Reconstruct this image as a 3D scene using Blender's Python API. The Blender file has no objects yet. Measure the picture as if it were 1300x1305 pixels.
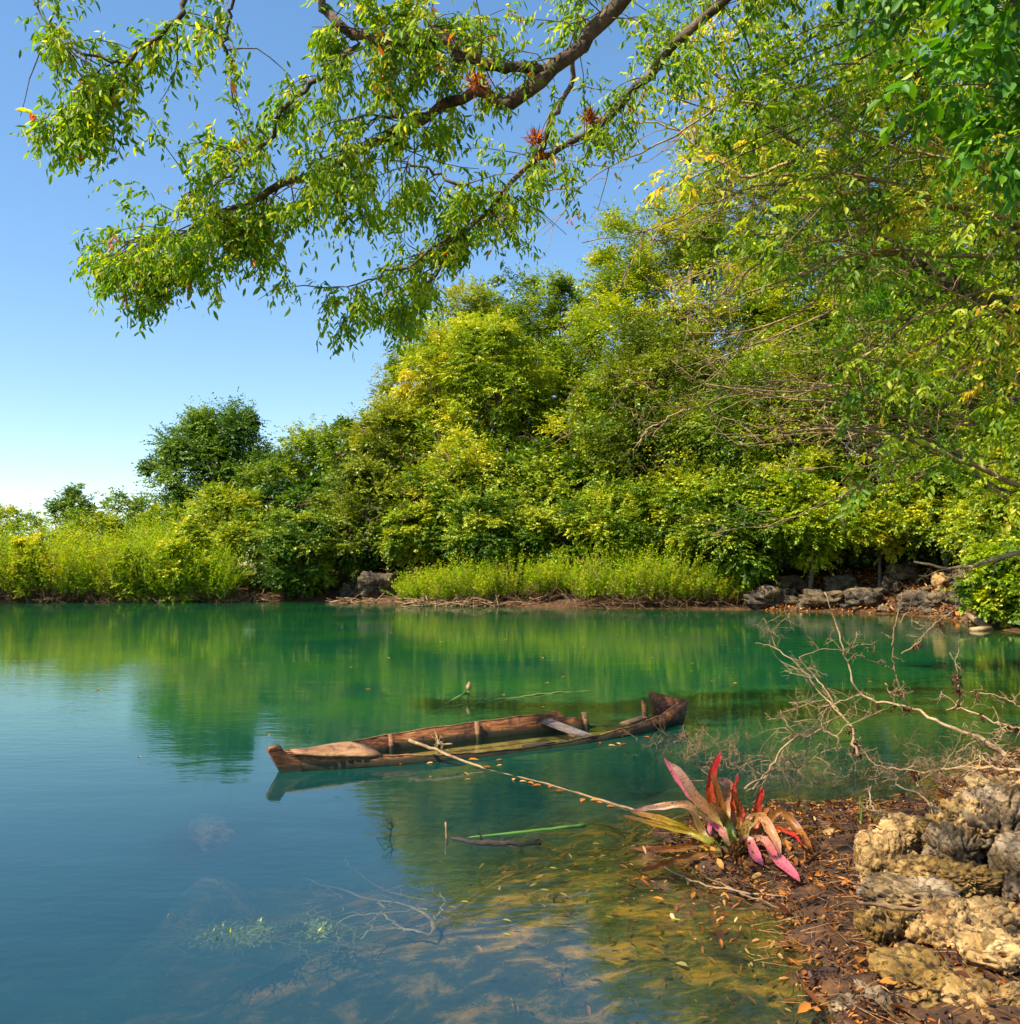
import bpy, math, random
import numpy as np
from mathutils import Vector, noise

rs = np.random.RandomState(7)
random.seed(7)
scene = bpy.context.scene
col = scene.collection

# ------------------------------------------------------------------ camera
F = 1126.0; W0, H0 = 1300.0, 1305.0
YH = 720.0
CAMH = 1.8
PITCH = math.atan((YH - H0/2)/F)
cp, sp = math.cos(PITCH), math.sin(PITCH)

def ray(px, py):
    u = (px - W0/2)/F; v = (H0/2 - py)/F
    return np.array([u, cp - sp*v, sp + cp*v])
def at(px, py, Y):
    d = ray(px, py); t = Y/d[1]
    return np.array([d[0]*t, Y, CAMH + d[2]*t])
def gr(px, py, z=0.0):
    d = ray(px, py); t = (z - CAMH)/d[2]
    return np.array([d[0]*t, d[1]*t, z])

cam_d = bpy.data.cameras.new('camera'); cam = bpy.data.objects.new('camera', cam_d)
col.objects.link(cam); scene.camera = cam
cam.location = (0, 0, CAMH)
cam.rotation_euler = (math.pi/2 + PITCH, 0, 0)
cam_d.sensor_fit = 'HORIZONTAL'; cam_d.sensor_width = 36
cam_d.lens = 36*F/W0
cam_d.clip_start = 0.05; cam_d.clip_end = 3000

# ------------------------------------------------------------------ helpers
def empty(name, loc=(0, 0, 0)):
    o = bpy.data.objects.new(name, None); col.objects.link(o)
    o.location = loc; o.empty_display_size = .1
    return o
def tag(o, label=None, cat=None, group=None, kind=None):
    if label: o['label'] = label
    if cat: o['category'] = cat
    if group: o['group'] = group
    if kind: o['kind'] = kind
    return o
def mesh_np(name, V, Fc, mat, parent=None, smooth=False, tint=None, off=None):
    """V (n,3), Fc (m,k) index array"""
    V = np.asarray(V, dtype=np.float32)
    if off is not None: V = V - np.asarray(off, dtype=np.float32)
    Fc = np.asarray(Fc, dtype=np.int32); m, k = Fc.shape
    me = bpy.data.meshes.new(name)
    me.vertices.add(len(V)); me.vertices.foreach_set('co', V.ravel())
    me.loops.add(m*k); me.loops.foreach_set('vertex_index', Fc.ravel())
    me.polygons.add(m)
    me.polygons.foreach_set('loop_start', np.arange(0, m*k, k, dtype=np.int32))
    me.polygons.foreach_set('loop_total', np.full(m, k, dtype=np.int32))
    if smooth: me.polygons.foreach_set('use_smooth', np.ones(m, dtype=bool))
    me.update(calc_edges=True)
    if tint is not None:
        a = me.attributes.new('tint', 'FLOAT', 'FACE')
        a.data.foreach_set('value', np.asarray(tint, dtype=np.float32))
    me.materials.append(mat)
    o = bpy.data.objects.new(name, me); col.objects.link(o)
    if parent: o.parent = parent
    return o

class MB:
    def __init__(s): s.v = []; s.f = []; s.n = 0
    def add(s, V, Fc):
        V = np.asarray(V, float)
        s.v.append(V); s.f.append(np.asarray(Fc, int) + s.n); s.n += len(V)
    def tube(s, P, R, k=5, wob=0.0):
        P = np.asarray(P, float); n = len(P)
        R = np.interp(np.linspace(0, 1, n), np.linspace(0, 1, len(R)), R) if not np.isscalar(R) else np.full(n, R)
        T = np.gradient(P, axis=0); T /= np.linalg.norm(T, axis=1)[:, None] + 1e-9
        ref = np.array([0, 0, 1.]) if abs(T[0][2]) < .9 else np.array([1., 0, 0])
        A = np.cross(T, ref); A /= np.linalg.norm(A, axis=1)[:, None] + 1e-9
        B = np.cross(T, A)
        an = np.arange(k)*2*math.pi/k
        rr = R[:, None]*(1 + wob*rs.uniform(-1, 1, (n, k)))
        V = P[:, None, :] + rr[..., None]*(np.cos(an)[None, :, None]*A[:, None, :] + np.sin(an)[None, :, None]*B[:, None, :])
        V = V.reshape(-1, 3)
        i = np.arange(n-1)[:, None]*k; j = np.arange(k)[None, :]; j2 = (j+1) % k
        Q = np.stack([i+j, i+j2, i+k+j2, i+k+j], -1).reshape(-1, 4)
        V = np.vstack([V, P[-1:], P[:1]])
        a = np.arange(k); e = (n-1)*k
        caps = np.stack([e+a, e+(a+1) % k, np.full(k, n*k), np.full(k, n*k)], 1)
        caps0 = np.stack([(a+1) % k, a, np.full(k, n*k+1), np.full(k, n*k+1)], 1)
        s.add(V, Q); s.n -= len(V)
        s.tri = getattr(s, 'tri', []); s.tri.append(caps[:, :3] + s.n); s.tri.append(caps0[:, :3] + s.n)
        s.n += len(V)
    def build(s, name, mat, parent=None, smooth=True, off=None):
        V = np.vstack(s.v)
        if off is not None: V = V - np.asarray(off)
        Q = np.vstack([f for f in s.f if f.shape[1] == 4]) if any(f.shape[1] == 4 for f in s.f) else np.zeros((0, 4), int)
        T = [f for f in s.f if f.shape[1] == 3] + getattr(s, 'tri', [])
        T = np.vstack(T) if T else np.zeros((0, 3), int)
        me = bpy.data.meshes.new(name)
        me.vertices.add(len(V)); me.vertices.foreach_set('co', V.astype(np.float32).ravel())
        L = np.concatenate([Q.ravel(), T.ravel()]).astype(np.int32)
        me.loops.add(len(L)); me.loops.foreach_set('vertex_index', L)
        tot = np.concatenate([np.full(len(Q), 4), np.full(len(T), 3)]).astype(np.int32)
        st = np.concatenate([[0], np.cumsum(tot)[:-1]]).astype(np.int32)
        me.polygons.add(len(tot)); me.polygons.foreach_set('loop_start', st); me.polygons.foreach_set('loop_total', tot)
        if smooth: me.polygons.foreach_set('use_smooth', np.ones(len(tot), dtype=bool))
        me.update(calc_edges=True); me.validate()
        me.materials.append(mat)
        o = bpy.data.objects.new(name, me); col.objects.link(o)
        if parent: o.parent = parent
        return o

def unit(a):
    return a/(np.linalg.norm(a, axis=-1, keepdims=True) + 1e-9)
def rdir(n):
    return unit(rs.normal(size=(n, 3)))
def resample(P, n):
    """smooth catmull-like resample of a polyline"""
    P = np.asarray(P, float)
    if len(P) == 2:
        t = np.linspace(0, 1, n)[:, None]; return P[0]*(1-t) + P[1]*t
    t = np.concatenate([[0], np.cumsum(np.linalg.norm(np.diff(P, axis=0), axis=1))]); t /= t[-1]
    tt = np.linspace(0, 1, n)
    m = np.gradient(P, t, axis=0)
    idx = np.clip(np.searchsorted(t, tt, side='right')-1, 0, len(P)-2)
    h = (t[idx+1]-t[idx]); x = ((tt-t[idx])/h)[:, None]; h = h[:, None]
    return ((2*x**3-3*x**2+1)*P[idx] + (x**3-2*x**2+x)*h*m[idx] + (-2*x**3+3*x**2)*P[idx+1] + (x**3-x**2)*h*m[idx+1])

# leaves ---------------------------------------------------------------
def leaf_arrays(C, D, N, L, Wd, detail=False):
    """C base points, D tip direction, N approx normal, L lengths, Wd widths"""
    D = unit(D); S = unit(np.cross(D, N)); Nn = np.cross(S, D)
    L = np.asarray(L)[:, None]; Wd = np.asarray(Wd)[:, None]
    n = len(C)
    if not detail:
        a = C; b = C + D*L*.45 + S*Wd*.5 + Nn*Wd*.15
        c = C + D*L - Nn*L*.10; d = C + D*L*.45 - S*Wd*.5 + Nn*Wd*.15
        V = np.stack([a, b, c, d], 1).reshape(-1, 3)
        return V, np.arange(n*4).reshape(-1, 4), 1
    a = C
    b1 = C + D*L*.28 + S*Wd*.42 + Nn*Wd*.14; b2 = C + D*L*.65 + S*Wd*.42 + Nn*Wd*.10 - Nn*L*.06
    t = C + D*L - Nn*L*.18
    d1 = C + D*L*.28 - S*Wd*.42 + Nn*Wd*.14; d2 = C + D*L*.65 - S*Wd*.42 + Nn*Wd*.10 - Nn*L*.06
    V = np.stack([a, b1, b2, t, d2, d1], 1).reshape(-1, 3)
    i = np.arange(n)[:, None]*6
    Fc = np.concatenate([i + np.array([[0, 1, 2, 3]]), i + np.array([[0, 3, 4, 5]])], 1).reshape(-1, 4)
    return V, Fc, 2

def sprays(S, D, Ls, m, droop, ll, lw, hang=0.2, flat=0.5, detail=False, tint=None, jit=.25, grad=0):
    """leaves set along short twigs. returns V,F,tint and twig polylines"""
    n = len(S)
    t = np.linspace(.18, 1, m)[None, :] + rs.uniform(-.4, .4, (n, m))/m
    Ls = np.asarray(Ls)[:, None]
    P = S[:, None, :] + D[:, None, :]*(Ls*t)[..., None]
    P[..., 2] -= droop*Ls*t**2
    tang = D[:, None, :] + np.zeros_like(P); tang[..., 2] -= 2*droop*t
    tang = unit(tang)
    side = unit(np.cross(tang, np.array([0, 0, 1.]) + rs.normal(size=(n, 1, 3))*.25))
    sg = np.where(np.arange(m) % 2 == 0, 1., -1.)[None, :, None]
    ld = tang*.6 + side*sg*.8 + rs.normal(size=P.shape)*jit
    ld[..., 2] -= hang
    nm = np.cross(side, tang)*1.0
    nm = nm*np.sign(nm[..., 2:3] + 1e-6)*flat + rs.normal(size=P.shape)*.45
    nm[..., 2] += flat*.6
    C = P.reshape(-1, 3)
    sz = rs.uniform(.45, 1.3, len(C))
    V, Fc, k = leaf_arrays(C, ld.reshape(-1, 3), nm.reshape(-1, 3), ll*sz, lw*sz, detail)
    if tint is None: tint = rs.uniform(.3, .7, n)
    T = (np.asarray(tint)[:, None] + rs.normal(size=(n, m))*.10 + grad*(t-.5)).reshape(-1)
    return V, Fc, np.repeat(np.clip(T, 0, 1), k)

def cat(parts):
    V = []; Fc = []; T = []; n = 0
    for v, f, t in parts:
        V.append(v); Fc.append(f+n); T.append(t); n += len(v)
    return np.vstack(V), np.vstack(Fc), np.concatenate(T)

# ------------------------------------------------------------------ materials
def newmat(name):
    m = bpy.data.materials.new(name); m.use_nodes = True
    nt = m.node_tree; nt.nodes.clear()
    out = nt.nodes.new('ShaderNodeOutputMaterial')
    return m, nt, out
def nd(nt, typ, **kw):
    n = nt.nodes.new(typ)
    for k, v in kw.items():
        if k.startswith('i_'): n.inputs[k[2:].replace('_', ' ')].default_value = v
        else: setattr(n, k, v)
    return n
def ramp(nt, fac, stops, interp='LINEAR'):
    r = nt.nodes.new('ShaderNodeValToRGB'); r.color_ramp.interpolation = interp
    el = r.color_ramp.elements
    while len(el) < len(stops): el.new(.5)
    for e, (p, c) in zip(el, stops):
        e.position = p; e.color = (*c, 1) if len(c) == 3 else c
    nt.links.new(fac, r.inputs['Fac']); return r.outputs['Color']
def noise_n(nt, scale, detail=5, rough=.6, vec=None, dist=0):
    n = nd(nt, 'ShaderNodeTexNoise'); n.inputs['Scale'].default_value = scale
    n.inputs['Detail'].default_value = detail; n.inputs['Roughness'].default_value = rough
    n.inputs['Distortion'].default_value = dist
    if vec is not None: nt.links.new(vec, n.inputs['Vector'])
    return n
def geo_pos(nt):
    return nd(nt, 'ShaderNodeNewGeometry').outputs['Position']

def leaf_mat(name, stops, transl=.35, rough=.5, spec=.45, tcol=1.6, cheap=True):
    m, nt, out = newmat(name)
    a = nd(nt, 'ShaderNodeAttribute', attribute_name='tint')
    c = ramp(nt, a.outputs['Fac'], stops)
    p = nd(nt, 'ShaderNodeBsdfPrincipled'); p.inputs['Roughness'].default_value = rough
    p.inputs['Specular IOR Level'].default_value = spec
    nt.links.new(c, p.inputs['Base Color'])
    t = nd(nt, 'ShaderNodeBsdfTranslucent')
    mul = nd(nt, 'ShaderNodeMix', data_type='RGBA', blend_type='MULTIPLY')
    mul.inputs['Factor'].default_value = 1
    nt.links.new(c, mul.inputs['A']); mul.inputs['B'].default_value = (tcol*1.15, tcol, tcol*.35, 1)
    nt.links.new(mul.outputs['Result'], t.inputs['Color'])
    mx = nd(nt, 'ShaderNodeMixShader'); mx.inputs['Fac'].default_value = transl
    nt.links.new(p.outputs[0], mx.inputs[1]); nt.links.new(t.outputs[0], mx.inputs[2])
    nt.links.new(mx.outputs[0], out.inputs['Surface'])
    return m

BR = (.16, .075, .02)
M = {}
M['leaf_mid'] = leaf_mat('leaf mid', [(0, (.030, .075, .003)), (.35, (.12, .21, .005)), (.7, (.32, .41, .010)), (1, (.60, .56, .03))], transl=.26)
M['leaf_yel'] = leaf_mat('leaf yellow green', [(0, (.07, .14, .003)), (.4, (.25, .36, .006)), (.75, (.50, .55, .012)), (1, (.74, .64, .05))], transl=.28)
M['leaf_dark'] = leaf_mat('leaf dark', [(0, (.012, .045, .003)), (.45, (.065, .145, .005)), (.8, (.21, .32, .010)), (1, (.44, .47, .03))], transl=.24)
M['leaf_blue'] = leaf_mat('leaf blue green', [(0, (.022, .07, .010)), (.5, (.08, .17, .016)), (.85, (.19, .31, .02)), (1, (.30, .38, .04))], transl=.22)
M['leaf_olive'] = leaf_mat('leaf olive', [(0, (.045, .070, .003)), (.4, (.14, .20, .006)), (.75, (.30, .36, .012)), (1, (.46, .45, .04))], transl=.26)
M['leaf_near'] = leaf_mat('leaf near', [(0, (.05, .13, .003)), (.4, (.15, .29, .007)), (.75, (.38, .48, .014)), (.93, (.66, .56, .04)), (1, (.55, .14, .03))], transl=.5, tcol=1.7)
M['leaf_right'] = leaf_mat('leaf right tree', [(0, (.04, .10, .003)), (.4, (.14, .26, .006)), (.75, (.36, .46, .014)), (.93, (.62, .60, .06)), (1, (.6, .4, .05))], transl=.5, tcol=1.8)
M['leaf_emer'] = leaf_mat('leaf emerald', [(0, (.025, .10, .004)), (.45, (.09, .26, .008)), (.8, (.26, .44, .015)), (1, (.60, .64, .14))], transl=.42)
M['reed'] = leaf_mat('reed foliage', [(0, (.09, .19, .004)), (.4, (.24, .38, .006)), (.75, (.42, .52, .010)), (1, (.50, .38, .03))], transl=.4, rough=.6, spec=.2)
M['litter'] = leaf_mat('leaf litter', [(0, (.02, .007, .003)), (.35, (.11, .032, .008)), (.65, (.36, .11, .015)), (.85, (.58, .22, .03)), (1, (.68, .44, .18))], transl=.15, rough=.55, spec=.35)
M['weed'] = leaf_mat('water weed', [(0, (.12, .14, .01)), (.5, (.3, .32, .03)), (1, (.5, .5, .08))], transl=.2)

def bark_mat(name, c0, c1, scale=14, bump=.5):
    m, nt, out = newmat(name)
    pos = geo_pos(nt)
    n = noise_n(nt, scale, 8, .7, pos); n2 = noise_n(nt, scale*.2, 3, .5, pos)
    mixf = nd(nt, 'ShaderNodeMath', operation='ADD'); nt.links.new(n.outputs['Fac'], mixf.inputs[0]); nt.links.new(n2.outputs['Fac'], mixf.inputs[1])
    sc = nd(nt, 'ShaderNodeMath', operation='MULTIPLY'); nt.links.new(mixf.outputs[0], sc.inputs[0]); sc.inputs[1].default_value = .5
    c = ramp(nt, sc.outputs[0], [(.36, c0), (.62, c1)])
    p = nd(nt, 'ShaderNodeBsdfPrincipled'); p.inputs['Roughness'].default_value = .85
    nt.links.new(c, p.inputs['Base Color'])
    b = nd(nt, 'ShaderNodeBump'); b.inputs['Strength'].default_value = bump; b.inputs['Distance'].default_value = .03
    nt.links.new(n.outputs['Fac'], b.inputs['Height']); nt.links.new(b.outputs[0], p.inputs['Normal'])
    nt.links.new(p.outputs[0], out.inputs['Surface'])
    return m
M['bark'] = bark_mat('bark', (.05, .035, .022), (.20, .15, .10))
M['bark_dark'] = bark_mat('bark dark', (.012, .007, .004), (.26, .17, .10), 16, 1.0)
M['deadwood'] = bark_mat('dead wood', (.16, .085, .03), (.56, .37, .18), 30)
M['deadwood_red'] = bark_mat('dead wood brown', (.12, .055, .02), (.42, .25, .12), 30)
M['darktwig'] = bark_mat('dark twig', (.02, .012, .008), (.07, .045, .03), 30)

def wood_mat(name, stops, stretch=(1, 1, 1), bumps=.4, rough=.7, slime_b=(.035, .030, .008)):
    m, nt, out = newmat(name)
    tc = nd(nt, 'ShaderNodeTexCoord')
    mp = nd(nt, 'ShaderNodeMapping'); mp.inputs['Scale'].default_value = stretch
    nt.links.new(tc.outputs['Object'], mp.inputs['Vector'])
    g = noise_n(nt, 10, 8, .65, mp.outputs[0], .3)
    s = noise_n(nt, 2.2, 5, .6, tc.outputs['Object'])
    ad = nd(nt, 'ShaderNodeMath', operation='MULTIPLY_ADD'); nt.links.new(g.outputs['Fac'], ad.inputs[0]); ad.inputs[1].default_value = .6
    ml = nd(nt, 'ShaderNodeMath', operation='MULTIPLY'); nt.links.new(s.outputs['Fac'], ml.inputs[0]); ml.inputs[1].default_value = .4
    nt.links.new(ml.outputs[0], ad.inputs[2])
    c = ramp(nt, ad.outputs[0], stops)
    gp = nd(nt, 'ShaderNodeSeparateXYZ'); nt.links.new(geo_pos(nt), gp.inputs[0])
    za = nd(nt, 'ShaderNodeMath', operation='MULTIPLY_ADD'); nt.links.new(s.outputs['Fac'], za.inputs[0]); za.inputs[1].default_value = -.09; nt.links.new(gp.outputs['Z'], za.inputs[2])
    slime = ramp(nt, za.outputs[0], [(0.0, (1, 1, 1)), (.028, (0, 0, 0))])
    mz = nd(nt, 'ShaderNodeMix', data_type='RGBA'); nt.links.new(slime, mz.inputs['Factor']); nt.links.new(c, mz.inputs['A']); mz.inputs['B'].default_value = (*slime_b, 1); c = mz.outputs['Result']
    bl = noise_n(nt, 6, 6, .75, tc.outputs['Object']); blr = ramp(nt, bl.outputs['Fac'], [(.40, (.28, .25, .2)), (.5, (1, 1, 1))]); mz2 = nd(nt, 'ShaderNodeMix', data_type='RGBA', blend_type='MULTIPLY'); mz2.inputs['Factor'].default_value = .8
    nt.links.new(c, mz2.inputs['A']); nt.links.new(blr, mz2.inputs['B']); c = mz2.outputs['Result']
    p = nd(nt, 'ShaderNodeBsdfPrincipled'); p.inputs['Roughness'].default_value = rough
    nt.links.new(c, p.inputs['Base Color'])
    b = nd(nt, 'ShaderNodeBump'); b.inputs['Strength'].default_value = bumps; b.inputs['Distance'].default_value = .008
    nt.links.new(g.outputs['Fac'], b.inputs['Height']); nt.links.new(b.outputs[0], p.inputs['Normal'])
    nt.links.new(p.outputs[0], out.inputs['Surface'])
    return m
M['boat'] = wood_mat('canoe wood', [(.33, (.012, .004, .002)), (.45, (.085, .024, .006)), (.55, (.32, .11, .025)), (.67, (.55, .26, .09))], (.5, 7, 7), .6)
M['boat_light'] = wood_mat('canoe pale wood', [(.32, (.05, .018, .007)), (.45, (.22, .09, .03)), (.6, (.48, .25, .11))], (.7, 8, 8), .6)
M['boat_floor'] = wood_mat('canoe floor silt', [(.33, (.10, .06, .012)), (.45, (.30, .20, .04)), (.6, (.50, .36, .10))], (.7, 6, 6), slime_b=(.38, .25, .05))
M['boat_grey'] = wood_mat('canoe grey wood', [(.34, (.05, .03, .025)), (.5, (.20, .14, .12)), (.66, (.38, .28, .22))], (9, .8, 9))

def rock_mat(name, stops, scale=6, moss=(.30, .16, .015), mossamt=.5, bump=1.0):
    m, nt, out = newmat(name)
    tc = nd(nt, 'ShaderNodeTexCoord'); pos = geo_pos(nt)
    n = noise_n(nt, scale, 10, .68, pos, .2); n2 = noise_n(nt, scale*5, 8, .7, pos); v = nd(nt, 'ShaderNodeTexVoronoi')
    v.inputs['Scale'].default_value = scale*5; nt.links.new(n.outputs['Color'], v.inputs['Vector'])
    nv = nd(nt, 'ShaderNodeVectorMath', operation='ADD'); nt.links.new(pos, nv.inputs[0])
    sc = nd(nt, 'ShaderNodeVectorMath', operation='SCALE'); nt.links.new(n.outputs['Color'], sc.inputs[0]); sc.inputs['Scale'].default_value = .15
    nt.links.new(sc.outputs[0], nv.inputs[1]); nt.links.new(nv.outputs[0], v.inputs['Vector'])
    c = ramp(nt, n.outputs['Fac'], stops)
    n3 = noise_n(nt, scale*.6, 6, .7, pos)
    mf = ramp(nt, n3.outputs['Fac'], [(.48, (0, 0, 0)), (.62, (mossamt,)*3)])
    mx = nd(nt, 'ShaderNodeMix', data_type='RGBA'); nt.links.new(mf, mx.inputs['Factor']); nt.links.new(c, mx.inputs['A']); mx.inputs['B'].default_value = (*moss, 1)
    sp_ = ramp(nt, n2.outputs['Fac'], [(.39, (.16, .12, .09)), (.455, (1, 1, 1)), (.60, (1, 1, 1)), (.66, (1.25, 1.2, 1.1))])
    mu = nd(nt, 'ShaderNodeMix', data_type='RGBA', blend_type='MULTIPLY'); mu.inputs['Factor'].default_value = 1
    nt.links.new(mx.outputs['Result'], mu.inputs['A']); nt.links.new(sp_, mu.inputs['B'])
    v2 = nd(nt, 'ShaderNodeTexVoronoi', feature='DISTANCE_TO_EDGE'); v2.inputs['Scale'].default_value = scale*1.3; nt.links.new(nv.outputs[0], v2.inputs['Vector'])
    ck = ramp(nt, v2.outputs['Distance'], [(.0, (.10, .07, .05)), (.035, (1, 1, 1))]); mk = nd(nt, 'ShaderNodeMix', data_type='RGBA', blend_type='MULTIPLY'); mk.inputs['Factor'].default_value = .4
    nt.links.new(mu.outputs['Result'], mk.inputs['A']); nt.links.new(ck, mk.inputs['B'])
    p = nd(nt, 'ShaderNodeBsdfPrincipled'); p.inputs['Roughness'].default_value = .85
    nt.links.new(mk.outputs['Result'], p.inputs['Base Color'])
    b = nd(nt, 'ShaderNodeBump'); b.inputs['Strength'].default_value = bump; b.inputs['Distance'].default_value = .018*(6/scale)
    hs = nd(nt, 'ShaderNodeMath', operation='ADD'); nt.links.new(n2.outputs['Fac'], hs.inputs[0]); cl9 = nd(nt, 'ShaderNodeClamp'); nt.links.new(v2.outputs['Distance'], cl9.inputs['Value']); cl9.inputs['Max'].default_value = .06; m9 = nd(nt, 'ShaderNodeMath', operation='MULTIPLY'); m9.inputs[1].default_value = 8; nt.links.new(cl9.outputs[0], m9.inputs[0]); nt.links.new(m9.outputs[0], hs.inputs[1])
    nt.links.new(hs.outputs[0], b.inputs['Height']); nt.links.new(b.outputs[0], p.inputs['Normal'])
    nt.links.new(p.outputs[0], out.inputs['Surface'])
    return m
M['rock'] = rock_mat('limestone', [(.32, (.07, .035, .012)), (.43, (.33, .18, .055)), (.56, (.62, .38, .14)), (.70, (.74, .52, .25))])
M['rock_grey'] = rock_mat('grey limestone', [(.34, (.035, .022, .012)), (.47, (.18, .115, .06)), (.62, (.46, .32, .18))], mossamt=.55)
M['rock_moss'] = rock_mat('ochre mossy limestone', [(.34, (.05, .028, .007)), (.47, (.26, .14, .03)), (.62, (.50, .31, .09))], mossamt=.8)
M['rock_far'] = rock_mat('far rock', [(.34, (.025, .018, .010)), (.5, (.10, .07, .04)), (.68, (.26, .19, .11))], scale=1.6, mossamt=.3, bump=.8)

# ------------------------------------------------------------------ world, sun
SUN = unit(np.array([-0.53, -0.36, 0.78]))
elev = math.asin(SUN[2]); azim = math.atan2(SUN[0], SUN[1])     # clockwise from +Y
wd = bpy.data.worlds.new('World'); scene.world = wd; wd.use_nodes = True
wn = wd.node_tree; bg = wn.nodes['Background']
sky = wn.nodes.new('ShaderNodeTexSky'); sky.sky_type = 'NISHITA'; sky.sun_disc = False
sky.sun_elevation = elev; sky.sun_rotation = azim
sky.air_density = 1.0; sky.dust_density = .05; sky.ozone_density = 1.4; sky.altitude = 300
hs = wn.nodes.new('ShaderNodeHueSaturation'); hs.inputs['Saturation'].default_value = 1.3; gmn = wn.nodes.new('ShaderNodeGamma'); gmn.inputs['Gamma'].default_value = .8; hs.inputs['Value'].default_value = 1.14
wn.links.new(sky.outputs[0], gmn.inputs[0]); wn.links.new(gmn.outputs[0], hs.inputs['Color']); wn.links.new(hs.outputs[0], bg.inputs['Color'])
bg.inputs['Strength'].default_value = .15
sl = bpy.data.lights.new('sun', 'SUN'); sl.energy = 4.9; sl.angle = math.radians(.5); sl.color = (1, .92, .76)
so = bpy.data.objects.new('sun', sl); col.objects.link(so)
so.rotation_euler = Vector(-SUN).to_track_quat('-Z', 'Y').to_euler()
so.location = (-20, -10, 30)
scene.view_settings.view_transform = 'Standard'; scene.view_settings.look = 'None'
scene.view_settings.exposure = .85; scene.view_settings.gamma = 1
cy = scene.cycles
cy.max_bounces = 6; cy.diffuse_bounces = 3; cy.glossy_bounces = 3; cy.transmission_bounces = 3; cy.transparent_max_bounces = 8
cy.use_denoising = True; cy.caustics_reflective = False; cy.caustics_refractive = False
cy.use_adaptive_sampling = True; cy.adaptive_threshold = .02

# ------------------------------------------------------------------ terrain
g2 = lambda x, y: tuple(gr(x, y)[:2])
shore = [(-60, -3), (-30, .5), (-12, 1.6), (-4, 1.9), (-.5, 2.3), (.9, 2.9), g2(1060, 1300), g2(1005, 1214), g2(1020, 1180), g2(975, 1150), g2(905, 1120), g2(855, 1085), g2(895, 1045),
         g2(1000, 1030), g2(1100, 1025), g2(1180, 1022), g2(1240, 985), g2(1300, 955), (6.5, 8.8), (9.5, 11), (12.5, 15), (15, 21),
         g2(1290, 806), g2(1225, 792), g2(1150, 783), g2(950, 777), g2(720, 775), g2(520, 769), g2(430, 767), g2(300, 766), g2(0, 768), (-40, 41), (-60, 38)]
SH = np.array(shore)
def sdist(X, Y):
    """signed distance to the lake outline, positive on land"""
    x = X.ravel(); y = Y.ravel(); d = np.full(x.shape, 1e9); ins = np.zeros(x.shape, bool)
    for i in range(len(SH)):
        a = SH[i]; b = SH[(i+1) % len(SH)]; e = b-a
        t = np.clip(((x-a[0])*e[0] + (y-a[1])*e[1])/(e@e), 0, 1)
        d = np.minimum(d, np.hypot(x-a[0]-t*e[0], y-a[1]-t*e[1]))
        c = ((a[1] > y) != (b[1] > y)) & (x < (b[0]-a[0])*(y-a[1])/(b[1]-a[1]+1e-12) + a[0])
        ins ^= c
    return np.where(ins, -d, d).reshape(X.shape)
def smooth(a, b, x):
    t = np.clip((x-a)/(b-a), 0, 1); return t*t*(3-2*t)
def ground_h(X, Y):
    d = sdist(X, Y)
    wob = .05*np.sin(X*1.7+Y*.9) + .04*np.sin(X*3.1-Y*2.3) + .02*np.sin(X*7.3+Y*6.1)
    nearw = smooth(9, 7.5, Y)*.07*(np.sin(X*9+Y*5+1)*np.sin(X*4.3-Y*7.7) + .7*np.sin(X*17-Y*13)*np.sin(Y*19+X*6))
    d = d + wob*smooth(60, 10, Y) + nearw*2
    far = smooth(20, 32, Y)
    land_near = .006 + nearw*.25*smooth(.9, .2, d) + .30*(1-np.exp(-np.maximum(d, 0)/2.2)) + .5*smooth(1.2, 6, d)
    land_far = .10*smooth(0, .4, d) + 1.5*smooth(.2, 5, d) + 3.0*smooth(4, 25, d)*smooth(-22, 4, X)
    bed_near = -.03 - .9*(1-np.exp(np.minimum(d, 0)/2.6)) - 1.6*smooth(2, 9, -d)
    bed_far = -.06 - 1.2*smooth(0, 3, -d) - 1.2*smooth(3, 9, -d)
    # broad shallow shelf of silt in front of the shore plant
    shelf = np.exp(-(((X-1.0)/1.45)**4 + ((Y-4.9)/1.15)**4))
    bed_near = bed_near*(1-.86*shelf)
    hump = np.exp(-(((X+.75)/1.1)**2 + ((Y-4.6)/.5)**2)) + np.exp(-(((X+2.05)/.35)**2 + ((Y-6.0)/.5)**2))
    bed_near = bed_near*(1-.66*np.clip(hump, 0, 1))*(1+.16*np.sin(X*2.3+Y*1.7+np.sin(Y*3))*np.sin(X*1.1-Y*2.9+np.sin(X*2.7))+.07*np.sin(X*6.1+Y*4)*np.sin(Y*8-X*3))
    h = np.where(d > 0, land_near*(1-far)+land_far*far, bed_near*(1-far)+bed_far*far)
    return h
def warp(a, b, n, c, s):
    t = np.linspace(-1, 1, n); g = np.sinh(t*s)/math.sinh(s)
    return np.where(g < 0, c + g*(c-a), c + g*(b-c))
xs = warp(-380, 380, 420, 1.0, 6.3); ys = warp(-60, 600, 420, 5.5, 6.0)
GX, GY = np.meshgrid(xs, ys); GZ = ground_h(GX, GY)
ny, nx = GX.shape
I = np.arange(nx*ny).reshape(ny, nx)
GF = np.stack([I[:-1, :-1], I[:-1, 1:], I[1:, 1:], I[1:, :-1]], -1).reshape(-1, 4)
gm, nt, out = newmat('ground soil')
pos = geo_pos(nt); sx = nd(nt, 'ShaderNodeSeparateXYZ'); nt.links.new(pos, sx.inputs[0])
n1 = noise_n(nt, 5, 10, .7, pos); n2 = noise_n(nt, .35, 5, .6, pos); n3 = noise_n(nt, 22, 6, .7, pos)
soil = ramp(nt, n1.outputs['Fac'], [(.33, (.014, .006, .002)), (.5, (.075, .030, .008)), (.68, (.22, .09, .022))])
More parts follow.
